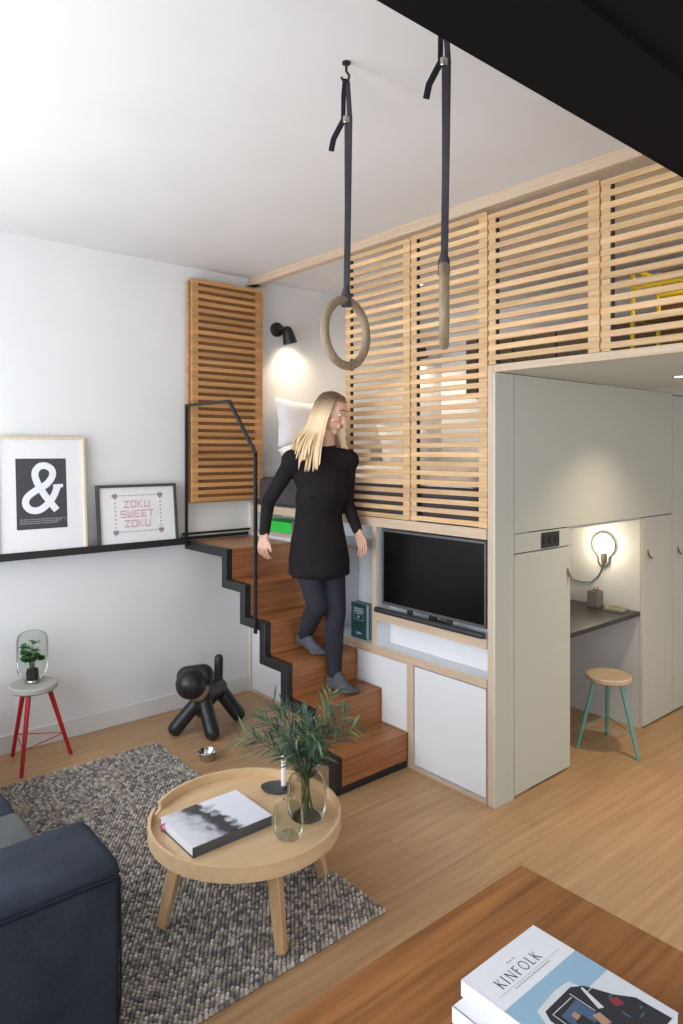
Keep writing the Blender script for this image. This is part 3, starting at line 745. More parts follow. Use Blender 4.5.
# terrarium
jz = .4535; jx, jy = -1.590, -.196
tr = thing('terrarium_jar', 'domed clear glass jar with a small plant on the red-legged stool', 'terrarium', (jx, jy, jz))
prf = [(.044, .0), (.046, .024), (.060, .040), (.080, .062), (.085, .09), (.085, .245), (.078, .272), (.055, .288), (.02, .294), (0, .295)]
m_ = MB(); m_.lathe((jx, jy, jz), prf, 40); m_.build('jar', 'glass', tr)
m_ = MB(); m_.lathe((jx, jy, jz), [(0, .0005), (.037, .0005), (.037, .012), (.034, .016), (0, .016)], 30); m_.build('base_cap', 'steel', tr)
pl = thing('potted_plant', 'small leafy green seedling inside the glass jar', 'plant', (jx, jy, jz + .05))
m_ = MB(); m_.lathe((jx, jy, jz), [(0, .018), (.032, .018), (.034, .05), (.030, .075), (0, .08)], 20); m_.build('soil', 'root', pl)
random.seed(5); sm = MB(); lf = MB()
for k in range(20):
    a = random.uniform(0, 2 * PI); rr = random.uniform(.01, .045); hh = random.uniform(.125, .178) if k > 2 else .215
    if k <= 2: rr = .035
    p0 = Vector((jx + random.uniform(-.015, .015), jy + random.uniform(-.015, .015), jz + .075)); p1 = Vector((jx + rr * math.cos(a), jy + rr * math.sin(a), jz + hh))
    sm.ring_sweep([p0, p0.lerp(p1, .5) + Vector((0, 0, .012)), p1], .0015, 5)
    for q in range(5):
        aa = a + random.uniform(-1.2, 1.2); leaf(lf, p1 + Vector((0, 0, random.uniform(-.015, .005))), Vector((math.cos(aa), math.sin(aa), .25)), random.uniform(.034, .048), random.uniform(.026, .036), 0)
sm.build('stem', 'stem', pl); lf.build('foliage', 'leaf', pl, weld=False)

# ================================================================== remesh helper
def remeshed(mb_, name, mat, parent, voxel, smooth=6, mats=None, pick=None):
    me = D.meshes.new('tmp'); bmesh.ops.recalc_face_normals(mb_.bm, faces=mb_.bm.faces[:]); mb_.bm.to_mesh(me); mb_.bm.free()
    o = D.objects.new('tmp', me); COL.objects.link(o)
    md = o.modifiers.new('r', 'REMESH'); md.mode = 'VOXEL'; md.voxel_size = voxel; md.adaptivity = 0
    if smooth: s_ = o.modifiers.new('s', 'SMOOTH'); s_.factor = .5; s_.iterations = smooth
    bpy.context.view_layer.update(); dg = bpy.context.evaluated_depsgraph_get()
    nm = D.meshes.new_from_object(o.evaluated_get(dg)); D.objects.remove(o); D.meshes.remove(me)
    nm.name = name; nm.materials.clear()
    for m_ in (mats or [mat]): nm.materials.append(M[m_])
    for p in nm.polygons:
        p.use_smooth = True; p.material_index = pick(p.center) if pick else 0
    o = D.objects.new(name, nm); COL.objects.link(o)
    if parent is not None: o.parent = parent; o.location = -PARLOC[parent.name]
    return o
def ell(mb_, c, r_, rot=None, seg=20):
    mat = Matrix.Translation(Vector(c)) @ (rot.to_4x4() if rot else Matrix.Identity(4)) @ Matrix.Diagonal((r_[0], r_[1], r_[2], 1))
    return bmesh.ops.create_uvsphere(mb_.bm, u_segments=seg, v_segments=seg // 2 + 2, radius=1, matrix=mat)

# ================================================================== DOG SCULPTURE + BOWL
dg_ = thing('dog_sculpture', 'matt black abstract plastic dog figure on the floor', 'sculpture', (-.62, -.44, 0))
R_ = .047
m_ = MB()
sh_ = Vector((-.645, -.475, .235)); hp = Vector((-.480, -.380, .225))
for p1 in [(-.80, -.41, R_ + .001), (-.66, -.62, R_ + .001)]: m_.capsule(sh_, p1, .044, R_)
for p1 in [(-.375, -.455, R_ + .001), (-.53, -.235, R_ + .001)]: m_.capsule(hp, p1, .050, R_)
m_.capsule(sh_, hp, .066, .062)
m_.capsule(hp + Vector((.0, .0, .02)), hp + Vector((.015, .015, .185)), .032, .029)
hc = Vector((-.745, -.500, .335)); nd = Vector((-.685, -.490, .275))
m_.capsule(sh_, nd, .058, .058)
remeshed(m_, 'body', 'dog', dg_, .007, 4)
cl = MB(); cl.ring_sweep([Vector((-.672, -.484, .268)), Vector((-.696, -.492, .290))], .068, 32); cl.build('collar', 'collar', dg_, bevel=.003)
m_ = MB(); ell(m_, hc, (.092, .092, .092), seg=30)
m_.capsule(Vector((-.655, -.495, .372)), Vector((-.735, -.435, .362)), .068, .066)
m_.capsule(hc, Vector((-.700, -.493, .298)), .075, .064)
remeshed(m_, 'head', 'dog', dg_, .006, 3)
m_ = MB(); bx_, by_ = -.815, -.835
m_.lathe((bx_, by_, .001), [(0, 0), (.040, 0), (.043, .012), (.052, .045), (.056, .048), (.053, .051), (.049, .047), (.040, .014), (.036, .006), (0, .005)], 36)
o = m_.build('pet_bowl', 'steel'); tag(o, 'small shiny steel bowl on the floor in front of the dog figure', 'bowl')

# ================================================================== TELEVISION
tv = thing('television', 'black flat screen television in the cabinet niche', 'television', (.02, -1.8, .84))
y0, y1, z0, z1 = -2.186, -1.425, .880, 1.324
m_ = MB(); m_.box(.012, .050, y0, y1, z0, z0 + .016); m_.box(.012, .050, y0, y1, z1 - .012, z1); m_.box(.012, .050, y0, y0 + .012, z0 + .016, z1 - .012); m_.box(.012, .050, y1 - .012, y1, z0 + .016, z1 - .012)
m_.build('bezel', 'tvbezel', tv, bevel=.002)
B(.017, .046, y0 + .012, y1 - .012, z0 + .016, z1 - .012).build('screen', 'tv', tv)
m_ = MB(); m_.box(.02, .09, -1.86, -1.75, .8325, .842); m_.box(.03, .045, -1.83, -1.78, .842, .88); m_.build('stand', 'black', tv)
for y_ in (-1.66, -1.95): B(.0, .012, y_ - .018, y_ + .018, .862, .884).build('bracket', 'black', tv)
m_ = MB(); m_.capsule((-.012, -2.180, .849), (-.012, -1.405, .849), .0165, n=16)
o = m_.build('soundbar', plain('soundbar_grey', (44, 44, 47), .6), smooth=True); tag(o, 'long dark grey soundbar under the television', 'soundbar'); 

# ================================================================== BOOKS AND BOXES IN THE CABINET
def book(name, label, x0, x1, y0, y1, z0, z1, cov, group=None, face=False):
    t = thing(name, label, 'book', ((x0 + x1) / 2, (y0 + y1) / 2, z0), group)
    m_ = MB(); m_.box(x0, x0 + .003, y0, y1, z0, z1); m_.box(x1 - .003, x1, y0, y1, z0, z1); m_.box(x0 + .003, x1 - .003, y1 - .003, y1, z0, z1); m_.build('cover', cov, t, bevel=.0006)
    B(x0 + .003, x1 - .003, y0 + .003, y1 - .003, z0 + .002, z1 - .003).build('pages', 'pages', t)
    return t
t = book('teal_book', 'dark teal book standing with its cover outward beside the stairs', .03, .058, -1.268, -1.130, .6285, .842, 'tealbook')
m_ = MB()
for z_, wa, wb in [(.806, -1.235, -1.165), (.792, -1.24, -1.162), (.778, -1.23, -1.175)]: m_.box(.0288, .03, wa, wb, z_, z_ + .009)
m_.box(.0288, .03, -1.243, -1.240, .74, .82); m_.box(.0288, .03, -1.160, -1.157, .74, .82); m_.box(.0288, .03, -1.240, -1.160, .74, .743); m_.box(.0288, .03, -1.21, -1.185, .752, .768)
m_.build('cover_print', plain('print_pale', (196, 214, 214)), t)
B(.0288, .03, -1.225, -1.180, .655, .668).build('publisher_mark', D.materials['print_pale'], t)
t = book('pale_book', 'narrow pale grey-green book leaning behind the dark teal one', .062, .085, -1.30, -1.14, .6285, .845, 'tealbook2')
t = thing('storage_box', 'bright green box on the small shelf under the bed', 'box', (.1, -.3, 1.2025))
B(.06, .26, -.46, -.10, 1.2025, 1.268).build('box_body', 'greenbox', t, bevel=.002); B(.057, .263, -.463, -.097, 1.268, 1.276).build('lid', 'greenbox', t, bevel=.001)
t = thing('storage_box', 'flat grey box lying on the shelf right of the green box', 'box', (.1, -.6, 1.2025))
B(.04, .26, -.72, -.49, 1.2025, 1.262).build('box_body', 'greybox', t, bevel=.002); B(.037, .263, -.723, -.487, 1.262, 1.292).build('lid', 'greybox', t, bevel=.001)

# ================================================================== BED LINEN
def pillow(name, label, c, sz, rot, seed):
    random.seed(seed); m_ = MB(); n = 18; bm = m_.bm; g = {}
    for s_ in (1, -1):
        for i in range(n + 1):
            for j in range(n + 1):
                u, v = i / n * 2 - 1, j / n * 2 - 1
                if s_ == -1 and (i in (0, n) or j in (0, n)): g[(s_, i, j)] = g[(1, i, j)]; continue
                k = (1 - u ** 4) * (1 - v ** 4); h_ = sz[2] / 2 * k ** .55
                pin = 1 - .10 * (1 - abs(u)) * abs(v) ** 2; pin2 = 1 - .10 * (1 - abs(v)) * abs(u) ** 2
                p = Vector((u * sz[0] / 2 * pin2, v * sz[1] / 2 * pin, s_ * h_)); p += Vector((0, 0, 1)) * noise.noise(p * 9 + Vector((seed, 0, 0))) * .02 * k
                g[(s_, i, j)] = bm.verts.new(p)
        for i in range(n):
            for j in range(n):
                q = [g[(s_, i, j)], g[(s_, i + 1, j)], g[(s_, i + 1, j + 1)], g[(s_, i, j + 1)]]
                if len(set(q)) == 4:
                    f = bm.faces.new(q if s_ == 1 else q[::-1]); f.smooth = True
    o = m_.build(name, 'linen', weld=False); o.location = c; o.rotation_euler = rot
    tag(o, label, 'pillow', 'white pillows on the loft bed'); return o
pillow('pillow', 'white pillow propped upright against the wall under the left wall lamp', (.44, -.120, 1.985), (.56, .38, .14), (1.40, .05, .04), 1)
pillow('pillow', 'lower white pillow slumped at the open corner of the bed', (.40, -.37, 1.70), (.58, .40, .17), (.35, .10, .1), 2)
pillow('pillow', 'white pillow propped behind the slatted screen under the far wall lamp', (1.50, -.16, 1.80), (.60, .42, .15), (1.35, 0, 0), 3)
m_ = MB(); bm = m_.bm; n1, n2 = 40, 46; g = []
for i in range(n1 + 1):
    row = []
    for j in range(n2 + 1):
        x_ = .06 + i / n1 * 1.86; y_ = -.62 - j / n2 * 1.44
        h_ = .085 + noise.noise(Vector((x_ * 3, y_ * 3, 0))) * .05 + noise.noise(Vector((x_ * 8, y_ * 8, 3))) * .02
        ed = min(i, n1 - i, j, n2 - j) / 4.0; h_ *= min(1, ed) ** .5 if ed < 1 else 1
        row.append(bm.verts.new((x_, y_, 1.5865 + max(h_, .002))))
    g.append(row)
for i in range(n1):
    for j in range(n2): f = bm.faces.new([g[i][j], g[i + 1][j], g[i + 1][j + 1], g[i][j + 1]]); f.smooth = True
be = [e for e in bm.edges if e.is_boundary]; r_ = bmesh.ops.extrude_edge_only(bm, edges=be)
for v in [v for v in r_['geom'] if isinstance(v, bmesh.types.BMVert)]: v.co.z = 1.5858
bmesh.ops.contextual_create(bm, geom=[e for e in bm.edges if e.is_boundary])
o = m_.build('duvet', 'linen'); tag(o, 'rumpled white duvet on the grey mattress behind the slats', 'duvet')

# dark cabinet on the loft back wall and the yellow rack over the passage
t = thing('loft_cabinet', 'dark brown cabinet seen through the slats at the back of the loft', 'cabinet', (1.6, -1.6, 2.26))
B(1.42, 1.80, -2.42, -.99, 2.262, 2.645).build('carcass', 'darkcab', t)
B(1.30, 1.42, -1.10, -1.0, 2.20, 2.62).build('side_panel', 'darkcab', t)
for k in range(4):
    B(1.400, 1.419, -2.41 + k * .353, -2.41 + k * .353 + .342, 2.27, 2.64).build('door', 'darkcab', t)
B(1.30, 2.148, -2.188, -.95, 2.19, 2.20).build('shelf_board', 'ply', t)
t = thing('clothes_rack', 'bright yellow metal rack with brown shelves behind the right slats', 'rack', (.95, -3.0, 2.2))
def rod(m_, a, b_, r_=.012): m_.ring_sweep([a, b_], r_, 8)
m_ = MB()
for x_ in (.80, 1.10):
    for y_ in (-2.555, -3.75): rod(m_, (x_, y_, 2.2005), (x_, y_, 2.77))
m_.build('upright', 'yellowmetal', t); m_ = MB()
for x_ in (.80, 1.10):
    for z_ in (2.76, 2.66, 2.50): rod(m_, (x_, -2.555, z_), (x_, -3.75, z_))
for y_ in (-2.555, -3.75):
    for z_ in (2.76, 2.50): rod(m_, (.80, y_, z_), (1.10, y_, z_))
m_.build('rail', 'yellowmetal', t)
B(1.115, 1.13, -3.74, -2.56, 2.22, 2.80).build('back_board', 'brownbox', t); B(.81, 1.09, -3.74, -2.57, 2.486, 2.50).build('shelf', 'brownbox', t)

# ================================================================== LAMPS
def wall_lamp(label, x, z):
    t = thing('wall_lamp', label, 'lamp', (x, 0, z), 'black reading lamps over the bed')
    m_ = MB(); m_.ring_sweep([(x, -.001, z), (x, -.022, z), (x, -.030, z)], [.055, .055, .045], 28); m_.build('wall_plate', 'black', t)
    m_ = MB(); m_.ring_sweep([(x, -.028, z), (x + .03, -.065, z + .01), (x + .042, -.085, z + .0)], .008, 10); m_.build('arm', 'black', t)
    a = Vector((x + .040, -.085, z + .015)); b_ = Vector((x + .072, -.088, z - .110)); d_ = (b_ - a)
    m_ = MB(); m_.ring_sweep([a + d_ * u for u in (-.05, 0, .1, .3, .6, 1.0)], [.010, .024, .034, .042, .048, .055], 24, cap=False)
    m_.ring_sweep([a + d_ * u for u in (1.0, .6, .1)], [.053, .046, .02], 24, cap=False); sh = m_.build('lamp_shade', 'black', t, smooth=True, weld=False, fixn=True)
    m_ = MB(); m_.ring_sweep([a + d_ * .90, a + d_ * .93], .048, 20); m_.build('diffuser', 'lamp_on', t)
    l = light('reading_light', 'SPOT', b_ + d_ * .03, 12, WARM, spot_size=2.5, spot_blend=.7, shadow_soft_size=.04)
    l.rotation_euler = d_.to_track_quat('-Z', 'Y').to_euler()
wall_lamp('black cone reading lamp on the wall beside the folded panel', .249, 2.715)
wall_lamp('black cone reading lamp glowing behind the slatted screen', 1.73, 2.73)
# lit bulb outline lamp in the nook, on the side panel x = 1.53
bl = thing('bulb_lamp', 'wire lamp shaped like a light bulb glowing on the nook wall', 'lamp', (1.53, -1.98, 1.1))
m_ = MB(); cy, cz = -1.990, 1.155; xw = 1.521; pts = []
for k in range(33):
    a = math.radians(-50 + 280 * k / 32); pts.append((xw, cy - .082 * math.cos(a), cz + .082 * math.sin(a)))
lo_ = [(xw, cy + .040, cz - .085), (xw, cy + .038, cz - .115), (xw, cy + .022, cz - .138), (xw, cy, cz - .145), (xw, cy - .022, cz - .138), (xw, cy - .038, cz - .115), (xw, cy - .040, cz - .085)]
m_.ring_sweep(pts + lo_ + [pts[0]], .0055, 8, cap=False); m_.build('wire_outline', 'cord', bl)
m_ = MB(); m_.ring_sweep([(1.522, cy, cz - .118), (1.516, cy, cz - .055)], [.017, .019], 18); m_.build('lamp_socket', 'cord', bl)
m_ = MB(); ell(m_, (1.497, cy, cz - .015), (.026, .030, .040)); m_.build('bulb', 'bulb', bl, smooth=True)
m_ = MB(); m_.ring_sweep([(1.522, cy, cz - .118), (1.524, cy + .012, cz - .16), (1.524, cy + .04, cz - .215), (1.524, cy + .09, cz - .262), (1.524, cy + .16, cz - .272), (1.524, cy + .26, cz - .262), (1.524, cy + .355, cz - .25)], .0035, 8); m_.build('power_cord', 'cord', bl)
light('nook_bulb_light', 'POINT', (1.44, cy, cz), 3.2, (1.0, .86, .62), shadow_soft_size=.04)
# recessed ceiling spots
def spot(label, x, y, z, e, size=2.0):
    t = thing('ceiling_spot', label, 'spotlight', (x, y, z), 'recessed ceiling spotlights')
    m_ = MB(); m_.lathe((x, y, z), [(.030, -.0005), (.042, -.0005), (.042, -.004), (.030, -.003), (.030, -.0005)], 28); m_.build('trim_ring', 'steel', t)
    m_ = MB(); m_.ring_sweep([(x, y, z - .0005), (x, y, z - .002)], .0295, 24); m_.build('diffuser', 'lamp_on', t)
    light('spot_light', 'SPOT', (x, y, z - .01), e, WARM, spot_size=size, spot_blend=1.0, shadow_soft_size=.03)
    return t
spot('recessed spotlight in the white loft underside', .93, -2.75, 2.178, 60)
spot('recessed spotlight further along the loft underside', .93, -3.85, 2.178, 60)
spot('recessed spotlight over the passage end', 2.1, -3.3, 2.24, 20)
spot('added recessed spotlight over the foot of the loft bed', 1.1, -1.6, H, 38, 2.7)  # this and the next two spots are added to brighten the loft interior
spot('added recessed spotlight over the head of the loft bed', 1.1, -.7, H, 30, 2.7)
spot('added recessed spotlight above the yellow rack', .95, -3.2, H, 60, 2.8)

# ================================================================== DESK ITEMS
t = thing('pencil_pot', 'grey concrete pencil pot on the dark desk', 'pot', (1.44, -1.975, .7505))
px0, py0 = 1.440, -1.975
m_ = MB(); m_.box(px0 - .04, px0 + .04, py0 - .035, py0 + .035, .7505, .758)
for q in [(-.04, -.034, -.035, .035), (.034, .04, -.035, .035), (-.034, .034, -.035, -.029), (-.034, .034, .029, .035)]: m_.box(px0 + q[0], px0 + q[1], py0 + q[2], py0 + q[3], .758, .858)
m_.build('pot', 'concrete', t, bevel=.001)
for k, (dx, dy, dz, mt_) in enumerate([(.0, -.02, .885, 'pencil'), (.01, .012, .875, 'leather'), (-.012, -.030, .870, 'pencil')]):
    m_ = MB(); m_.ring_sweep([(px0 + dx * .3, py0 - dy * .2, .760), (px0 + dx, py0 + dy, dz)], .004, 6)
    o = m_.build('pencil', mt_); tag(o, ['longest red pencil in the concrete pot', 'brown pencil in the concrete pot', 'shorter red pencil leaning in the concrete pot'][k], 'pencil', 'pencils in the concrete pot')
m_ = MB(); m_.box(1.395, 1.470, -2.175, -2.060, .7505, .757)
for q in [(1.395, 1.399, -2.175, -2.060), (1.466, 1.470, -2.175, -2.060), (1.399, 1.466, -2.175, -2.171), (1.399, 1.466, -2.064, -2.060)]: m_.box(q[0], q[1], q[2], q[3], .757, .772)
o = m_.build('desk_tray', 'tray', bevel=.001); tag(o, 'small beige tray on the dark desk right of the pencil pot', 'tray')
t = thing('desk_cup', 'small green plastic cup at the back of the dark desk', 'cup', (1.35, -1.79, .7505))
m_ = MB(); m_.lathe((1.360, -1.775, .7505), [(0, 0), (.028, 0), (.030, .08), (.033, .083), (.027, .08), (.025, .006), (0, .006)], 24); m_.build('body', 'greenplastic', t)
m_ = MB(); m_.ring_sweep([(1.345, -1.81, .830), (1.335, -1.826, .815), (1.335, -1.826, .785), (1.345, -1.81, .775)], .004, 6); m_.build('handle', 'greenplastic', t)
m_ = MB(); m_.ring_sweep([(1.28, -1.76, .760), (1.28, -1.80, .775), (1.27, -1.84, .772), (1.26, -1.87, .757)], [.004, .007, .006, .002], 8, flat=(.6, 1.4))
o = m_.build('plastic_toy', 'yellow', smooth=True); tag(o, 'small curved yellow plastic piece on the desk by the green cup', 'toy')

# ================================================================== DINING TABLE + BOOKS IN FRONT
dt = thing('dining_table', 'warm brown wooden table corner in the foreground', 'table', (-2.1, -3.8, 0))
B(-2.86, -1.337, -4.20, -3.345, .703, .740).build('tabletop', 'tablewood', dt, bevel=.002)
for x_ in (-2.80, -1.46):
    for y_ in (-4.14, -3.46): B(x_, x_ + .06, y_, y_ + .06, 0.0, .703).build('leg', 'tablewood', dt, bevel=.002)
KZ = .7405
bk = thing('magazine', 'thick white softcover book reading KINFOLK on top of the stack', 'book', (-1.69, -3.69, KZ + .03), 'stacked books on the dining table')
kx0, kx1, ky0, ky1 = -1.809, -1.580, -3.840, -3.545
B(kx0 + .001, kx1 - .001, ky0 + .001, ky1 - .001, KZ + .0305, KZ + .0590).build('pages', 'pages', bk)
m_ = MB(); m_.box(kx0, kx1, ky0, ky1, KZ + .059, KZ + .0595); m_.box(kx0 - .001, kx0 + .0005, ky0, ky1, KZ + .0302, KZ + .0595); m_.build('cover', 'paper', bk)
zt = KZ + .0597
def flat(mb_, pts, z_, mi=0): mb_.prism([(a, b_, z_) for a, b_ in pts], (0, 0, .00012), mi)
m_ = MB(); flat(m_, [(kx0, -3.641), (kx1, -3.641), (kx1, -3.708), (kx0, -3.708)], zt - .0001); m_.build('sky_print', 'blueprint', bk)
m_ = MB(); flat(m_, [(kx0, -3.708), (kx1, -3.708), (kx1, ky0), (kx0, ky0)], zt - .0001); m_.build('snow_print', 'snowprint', bk)
cr_ = MB()
flat(cr_, [(-1.775, -3.79), (-1.775, -3.70), (-1.765, -3.678), (-1.70, -3.672), (-1.662, -3.676), (-1.655, -3.70), (-1.66, -3.84), (-1.77, -3.84)], zt + .0001, 0)
flat(cr_, [(-1.762, -3.838), (-1.765, -3.705), (-1.755, -3.688), (-1.672, -3.686), (-1.650, -3.70), (-1.628, -3.745), (-1.604, -3.775), (-1.600, -3.838)], zt + .0003, 1)
flat(cr_, [(-1.745, -3.76), (-1.742, -3.712), (-1.690, -3.708), (-1.690, -3.755)], zt + .0005, 2)
flat(cr_, [(-1.735, -3.775), (-1.735, -3.735), (-1.712, -3.733), (-1.71, -3.775)], zt + .0007, 1)
flat(cr_, [(-1.728, -3.735), (-1.728, -3.722), (-1.716, -3.721), (-1.716, -3.735)], zt + .0007, 3)
flat(cr_, [(-1.706, -3.770), (-1.700, -3.746), (-1.684, -3.750), (-1.688, -3.775)], zt + .0007, 3)
flat(cr_, [(-1.650, -3.762), (-1.645, -3.745), (-1.628, -3.752), (-1.633, -3.77)], zt + .0005, 4)
flat(cr_, [(-1.678, -3.745), (-1.660, -3.700), (-1.655, -3.70), (-1.668, -3.75)], zt + .0005, 0)
for q in [(-1.640, -3.742, .010, .004), (-1.622, -3.790, .008, .004), (-1.655, -3.775, .004, .016), (-1.675, -3.795, .005, .02), (-1.640, -3.800, .014, .003)]: flat(cr_, [(q[0], q[1]), (q[0] + q[2], q[1]), (q[0] + q[2], q[1] - q[3]), (q[0], q[1] - q[3])], zt + .0005, 2)
for q in [(-1.752, -3.700, .060, .0015), (-1.688, -3.694, .0015, .05), (-1.752, -3.700, .0015, .06), (-1.664, -3.712, .03, .0012)]: flat(cr_, [(q[0], q[1]), (q[0] + q[2], q[1]), (q[0] + q[2], q[1] - q[3]), (q[0], q[1] - q[3])], zt + .0009, 0)
cr_.build('car_print', ['car_white', 'car_dark', 'car_blue', 'car_skin', 'car_red'], bk)
def seg(mb_, a, b_, w_, z_):
    a = Vector((a[0], a[1], z_)); b_ = Vector((b_[0], b_[1], z_)); d_ = (b_ - a).normalized(); n_ = Vector((-d_.y, d_.x, 0)) * w_ / 2
    mb_.prism([a + n_, b_ + n_, b_ - n_, a - n_], (0, 0, .0002))
GL = {'K': (.62, [((.1, 0), (.1, 1), 1.3), ((.1, .42), (.55, 1), .7), ((.22, .55), (.62, 0), 1.3)]), 'I': (.25, [((.12, 0), (.12, 1), 1.3)]),
      'N': (.78, [((.1, 0), (.1, 1), .7), ((.1, 1), (.68, 0), 1.3), ((.68, 0), (.68, 1), .7)]), 'F': (.52, [((.1, 0), (.1, 1), 1.3), ((.1, 1), (.5, 1), .8), ((.1, .53), (.42, .53), .8)]),
      'O': (.86, [((.43 + .38 * math.cos(PI * k / 9), .5 + .5 * math.sin(PI * k / 9)), (.43 + .38 * math.cos(PI * (k + 1) / 9), .5 + .5 * math.sin(PI * (k + 1) / 9)), 1.0) for k in range(18)]),
      'L': (.5, [((.1, 0), (.1, 1), 1.3), ((.1, 0), (.48, 0), .8)])}
m_ = MB(); hL = .0215; x_ = -1.770; bY = -3.6095
for ch in 'KINFOLK':
    wd, segs = GL[ch]
    for a, b_, ww in segs:
        seg(m_, (x_ + a[0] * hL, bY + a[1] * hL), (x_ + b_[0] * hL, bY + b_[1] * hL), .0019 * ww, zt)
        if ch not in 'O' and a[0] == b_[0]:
            for e in (a, b_): seg(m_, (x_ + (e[0] - .1) * hL, bY + e[1] * hL), (x_ + (e[0] + .1) * hL, bY + e[1] * hL), .0009, zt)
    x_ += (wd + .27) * hL
m_.build('title', 'ink', bk)
m_ = MB(); xx_ = -1.750
seg(m_, (-1.79, -3.618), (-1.60, -3.618), .0005, zt)
while xx_ < -1.645:
    l_ = random.uniform(.004, .009); seg(m_, (xx_, -3.6235), (xx_ + l_, -3.6235), .0018, zt); xx_ += l_ + .002
for k in range(3): seg(m_, (-1.712 + k * .009, -3.575), (-1.706 + k * .009, -3.575), .0022, zt)
m_.build('small_print', plain('small_print_grey', (150, 152, 158)), bk)
bk = thing('magazine', 'white softcover book underneath the KINFOLK book', 'book', (-1.74, -3.7, KZ), 'stacked books on the dining table')
B(-1.838, -1.612, -3.850, -3.552, KZ + .001, KZ + .0285).build('pages', 'pages', bk)
m_ = MB(); m_.box(-1.840, -1.610, -3.852, -3.550, KZ + .0285, KZ + .0295); m_.box(-1.840, -1.610, -3.852, -3.550, KZ + .0001, KZ + .001); m_.box(-1.8412, -1.838, -3.852, -3.550, KZ + .0001, KZ + .0295); m_.build('cover', 'paper', bk)

# ================================================================== GYM RINGS
def gym_ring(label, x, y, zc, ang, hidden):
    t = thing('gym_ring', label, 'gymnastic ring', (x, y, H), 'wooden gymnastic rings on straps')
    axis = Vector((math.cos(ang), math.sin(ang), 0)); R0 = .108; zr = zc
    m_ = MB(); pts = [Vector((x, y, zr)) + axis * R0 * math.cos(2 * PI * k / 48) + Vector((0, 0, R0 * math.sin(2 * PI * k / 48))) for k in range(48)]
    rings = []; nn = 14; nrm = axis.cross(Vector((0, 0, 1)))
    for k, p in enumerate(pts):
        rad = (p - Vector((x, y, zr))).normalized(); rings.append([m_.bm.verts.new(p + (rad * math.cos(2 * PI * j / nn) + nrm * math.sin(2 * PI * j / nn)) * .0145) for j in range(nn)])
    for k in range(48):
        for j in range(nn): f = m_.bm.faces.new([rings[k][j], rings[k][(j + 1) % nn], rings[(k + 1) % 48][(j + 1) % nn], rings[(k + 1) % 48][j]]); f.smooth = True
    m_.build('ring', 'ringwood', t)
    top = zr + R0 + .016
    # strap: two strands, side by side, loop over the ring
    zh = H - .065; zb = H - .19
    s_ = nrm * .0; sd = RGT
    m_ = MB()
    m_.ring_sweep([Vector((x, y, zh)) + sd * .004, Vector((x, y, zb)) + sd * .012, Vector((x, y, (zb + top) / 2)) + sd * .008, Vector((x, y, top - .02)) + sd * .003], .0095, 8, flat=(.16, .9), up=FWD)
    m_.ring_sweep([Vector((x, y, zb)) + sd * .000, Vector((x, y, (zb + top) / 2)) + sd * .001, Vector((x, y, top - .02)) - sd * .003], .0080, 8, flat=(.16, .8), up=FWD)
    m_.ring_sweep([Vector((x, y, top + .03)), Vector((x, y, top + .005)), Vector((x, y, top - .036))], [.008, .0165, .0175], 12)
    m_.build('strap', 'strap', t)
    m_ = MB()
    m_.ring_sweep([Vector((x, y, zh + .01)) - sd * .004, Vector((x, y, zh - .04)) - sd * .009, Vector((x, y, zb + .0)) - sd * .010], .0095, 8, flat=(.2, .8), up=FWD)
    tl_ = [Vector((x, y, zb - .0)) - sd * .008, Vector((x, y, zb - .03)) - sd * .024, Vector((x, y, zb - .065)) - sd * .042, Vector((x, y, zb - .105)) - sd * .050]
    m_.ring_sweep(tl_, .0095, 8, flat=(.2, 1), up=FWD); m_.build('strap_tail', 'strapdark', t)
    m_ = MB(); m_.box(x - .010, x + .010, y - .008, y + .008, zb - .014, zb + .012); m_.build('buckle', 'steel', t, bevel=.003)
    m_ = MB(); m_.ring_sweep([Vector((x, y, H - .0005)), Vector((x, y, H - .006))], .014, 16)
    m_.ring_sweep([Vector((x, y, H - .004)), Vector((x, y, H - .03)) , Vector((x, y, H - .045)) + sd * .010, Vector((x, y, H - .065)) + sd * .006, Vector((x, y, H - .068)) - sd * .008, Vector((x, y, H - .05)) - sd * .016], .0045, 8); m_.build('ceiling_hook', 'black', t)
va = math.atan2(FWD.y, FWD.x)
gym_ring('wooden gymnastic ring seen face-on, hanging left', -1.314, -2.643, 2.172, va - PI / 2 + math.radians(50), False)
gym_ring('wooden gymnastic ring seen edge-on, hanging right', -1.326, -3.079, 2.190, va - math.radians(8), True)
#PERSON#
# ================================================================== PERSON WALKING DOWN THE STAIRS
PB = Vector((-.25, -1.2, .387))
person = thing('person', 'blonde woman in a long black top and dark leggings walking down the stairs', 'person', tuple(PB))
V = Vector
neck = V((-.262, -1.235, 1.775)); chest = V((-.262, -1.20, 1.60)); waist = V((-.257, -1.165, 1.40)); pelv = V((-.250, -1.150, 1.245))
shR = V((-.425, -1.135, 1.725)); elR = V((-.505, -1.00, 1.485)); wrR = V((-.560, -1.040, 1.300))
shL = V((-.115, -1.265, 1.725)); elL = V((-.080, -1.215, 1.475)); wrL = V((-.092, -1.330, 1.305))
hipL = V((-.170, -1.165, 1.19)); knL = V((-.200, -1.255, .835)); anL = V((-.222, -1.270, .475))
hipR = V((-.335, -1.135, 1.19)); knR = V((-.305, -1.215, .875)); anR = V((-.292, -1.075, .672))
hd = V((-.262, -1.292, 2.008))
hf = V((.34, -.86, -.36)).normalized()             # facing: down the stairs, chin lowered
hr = hf.cross(V((0, 0, 1))).normalized(); hu = hr.cross(hf).normalized()
HR = Matrix((hr, hf, hu)).transposed()              # local x = her left/right, y = forward, z = up
def hl(x, y, z): return hd + hr * x + hf * y + hu * z
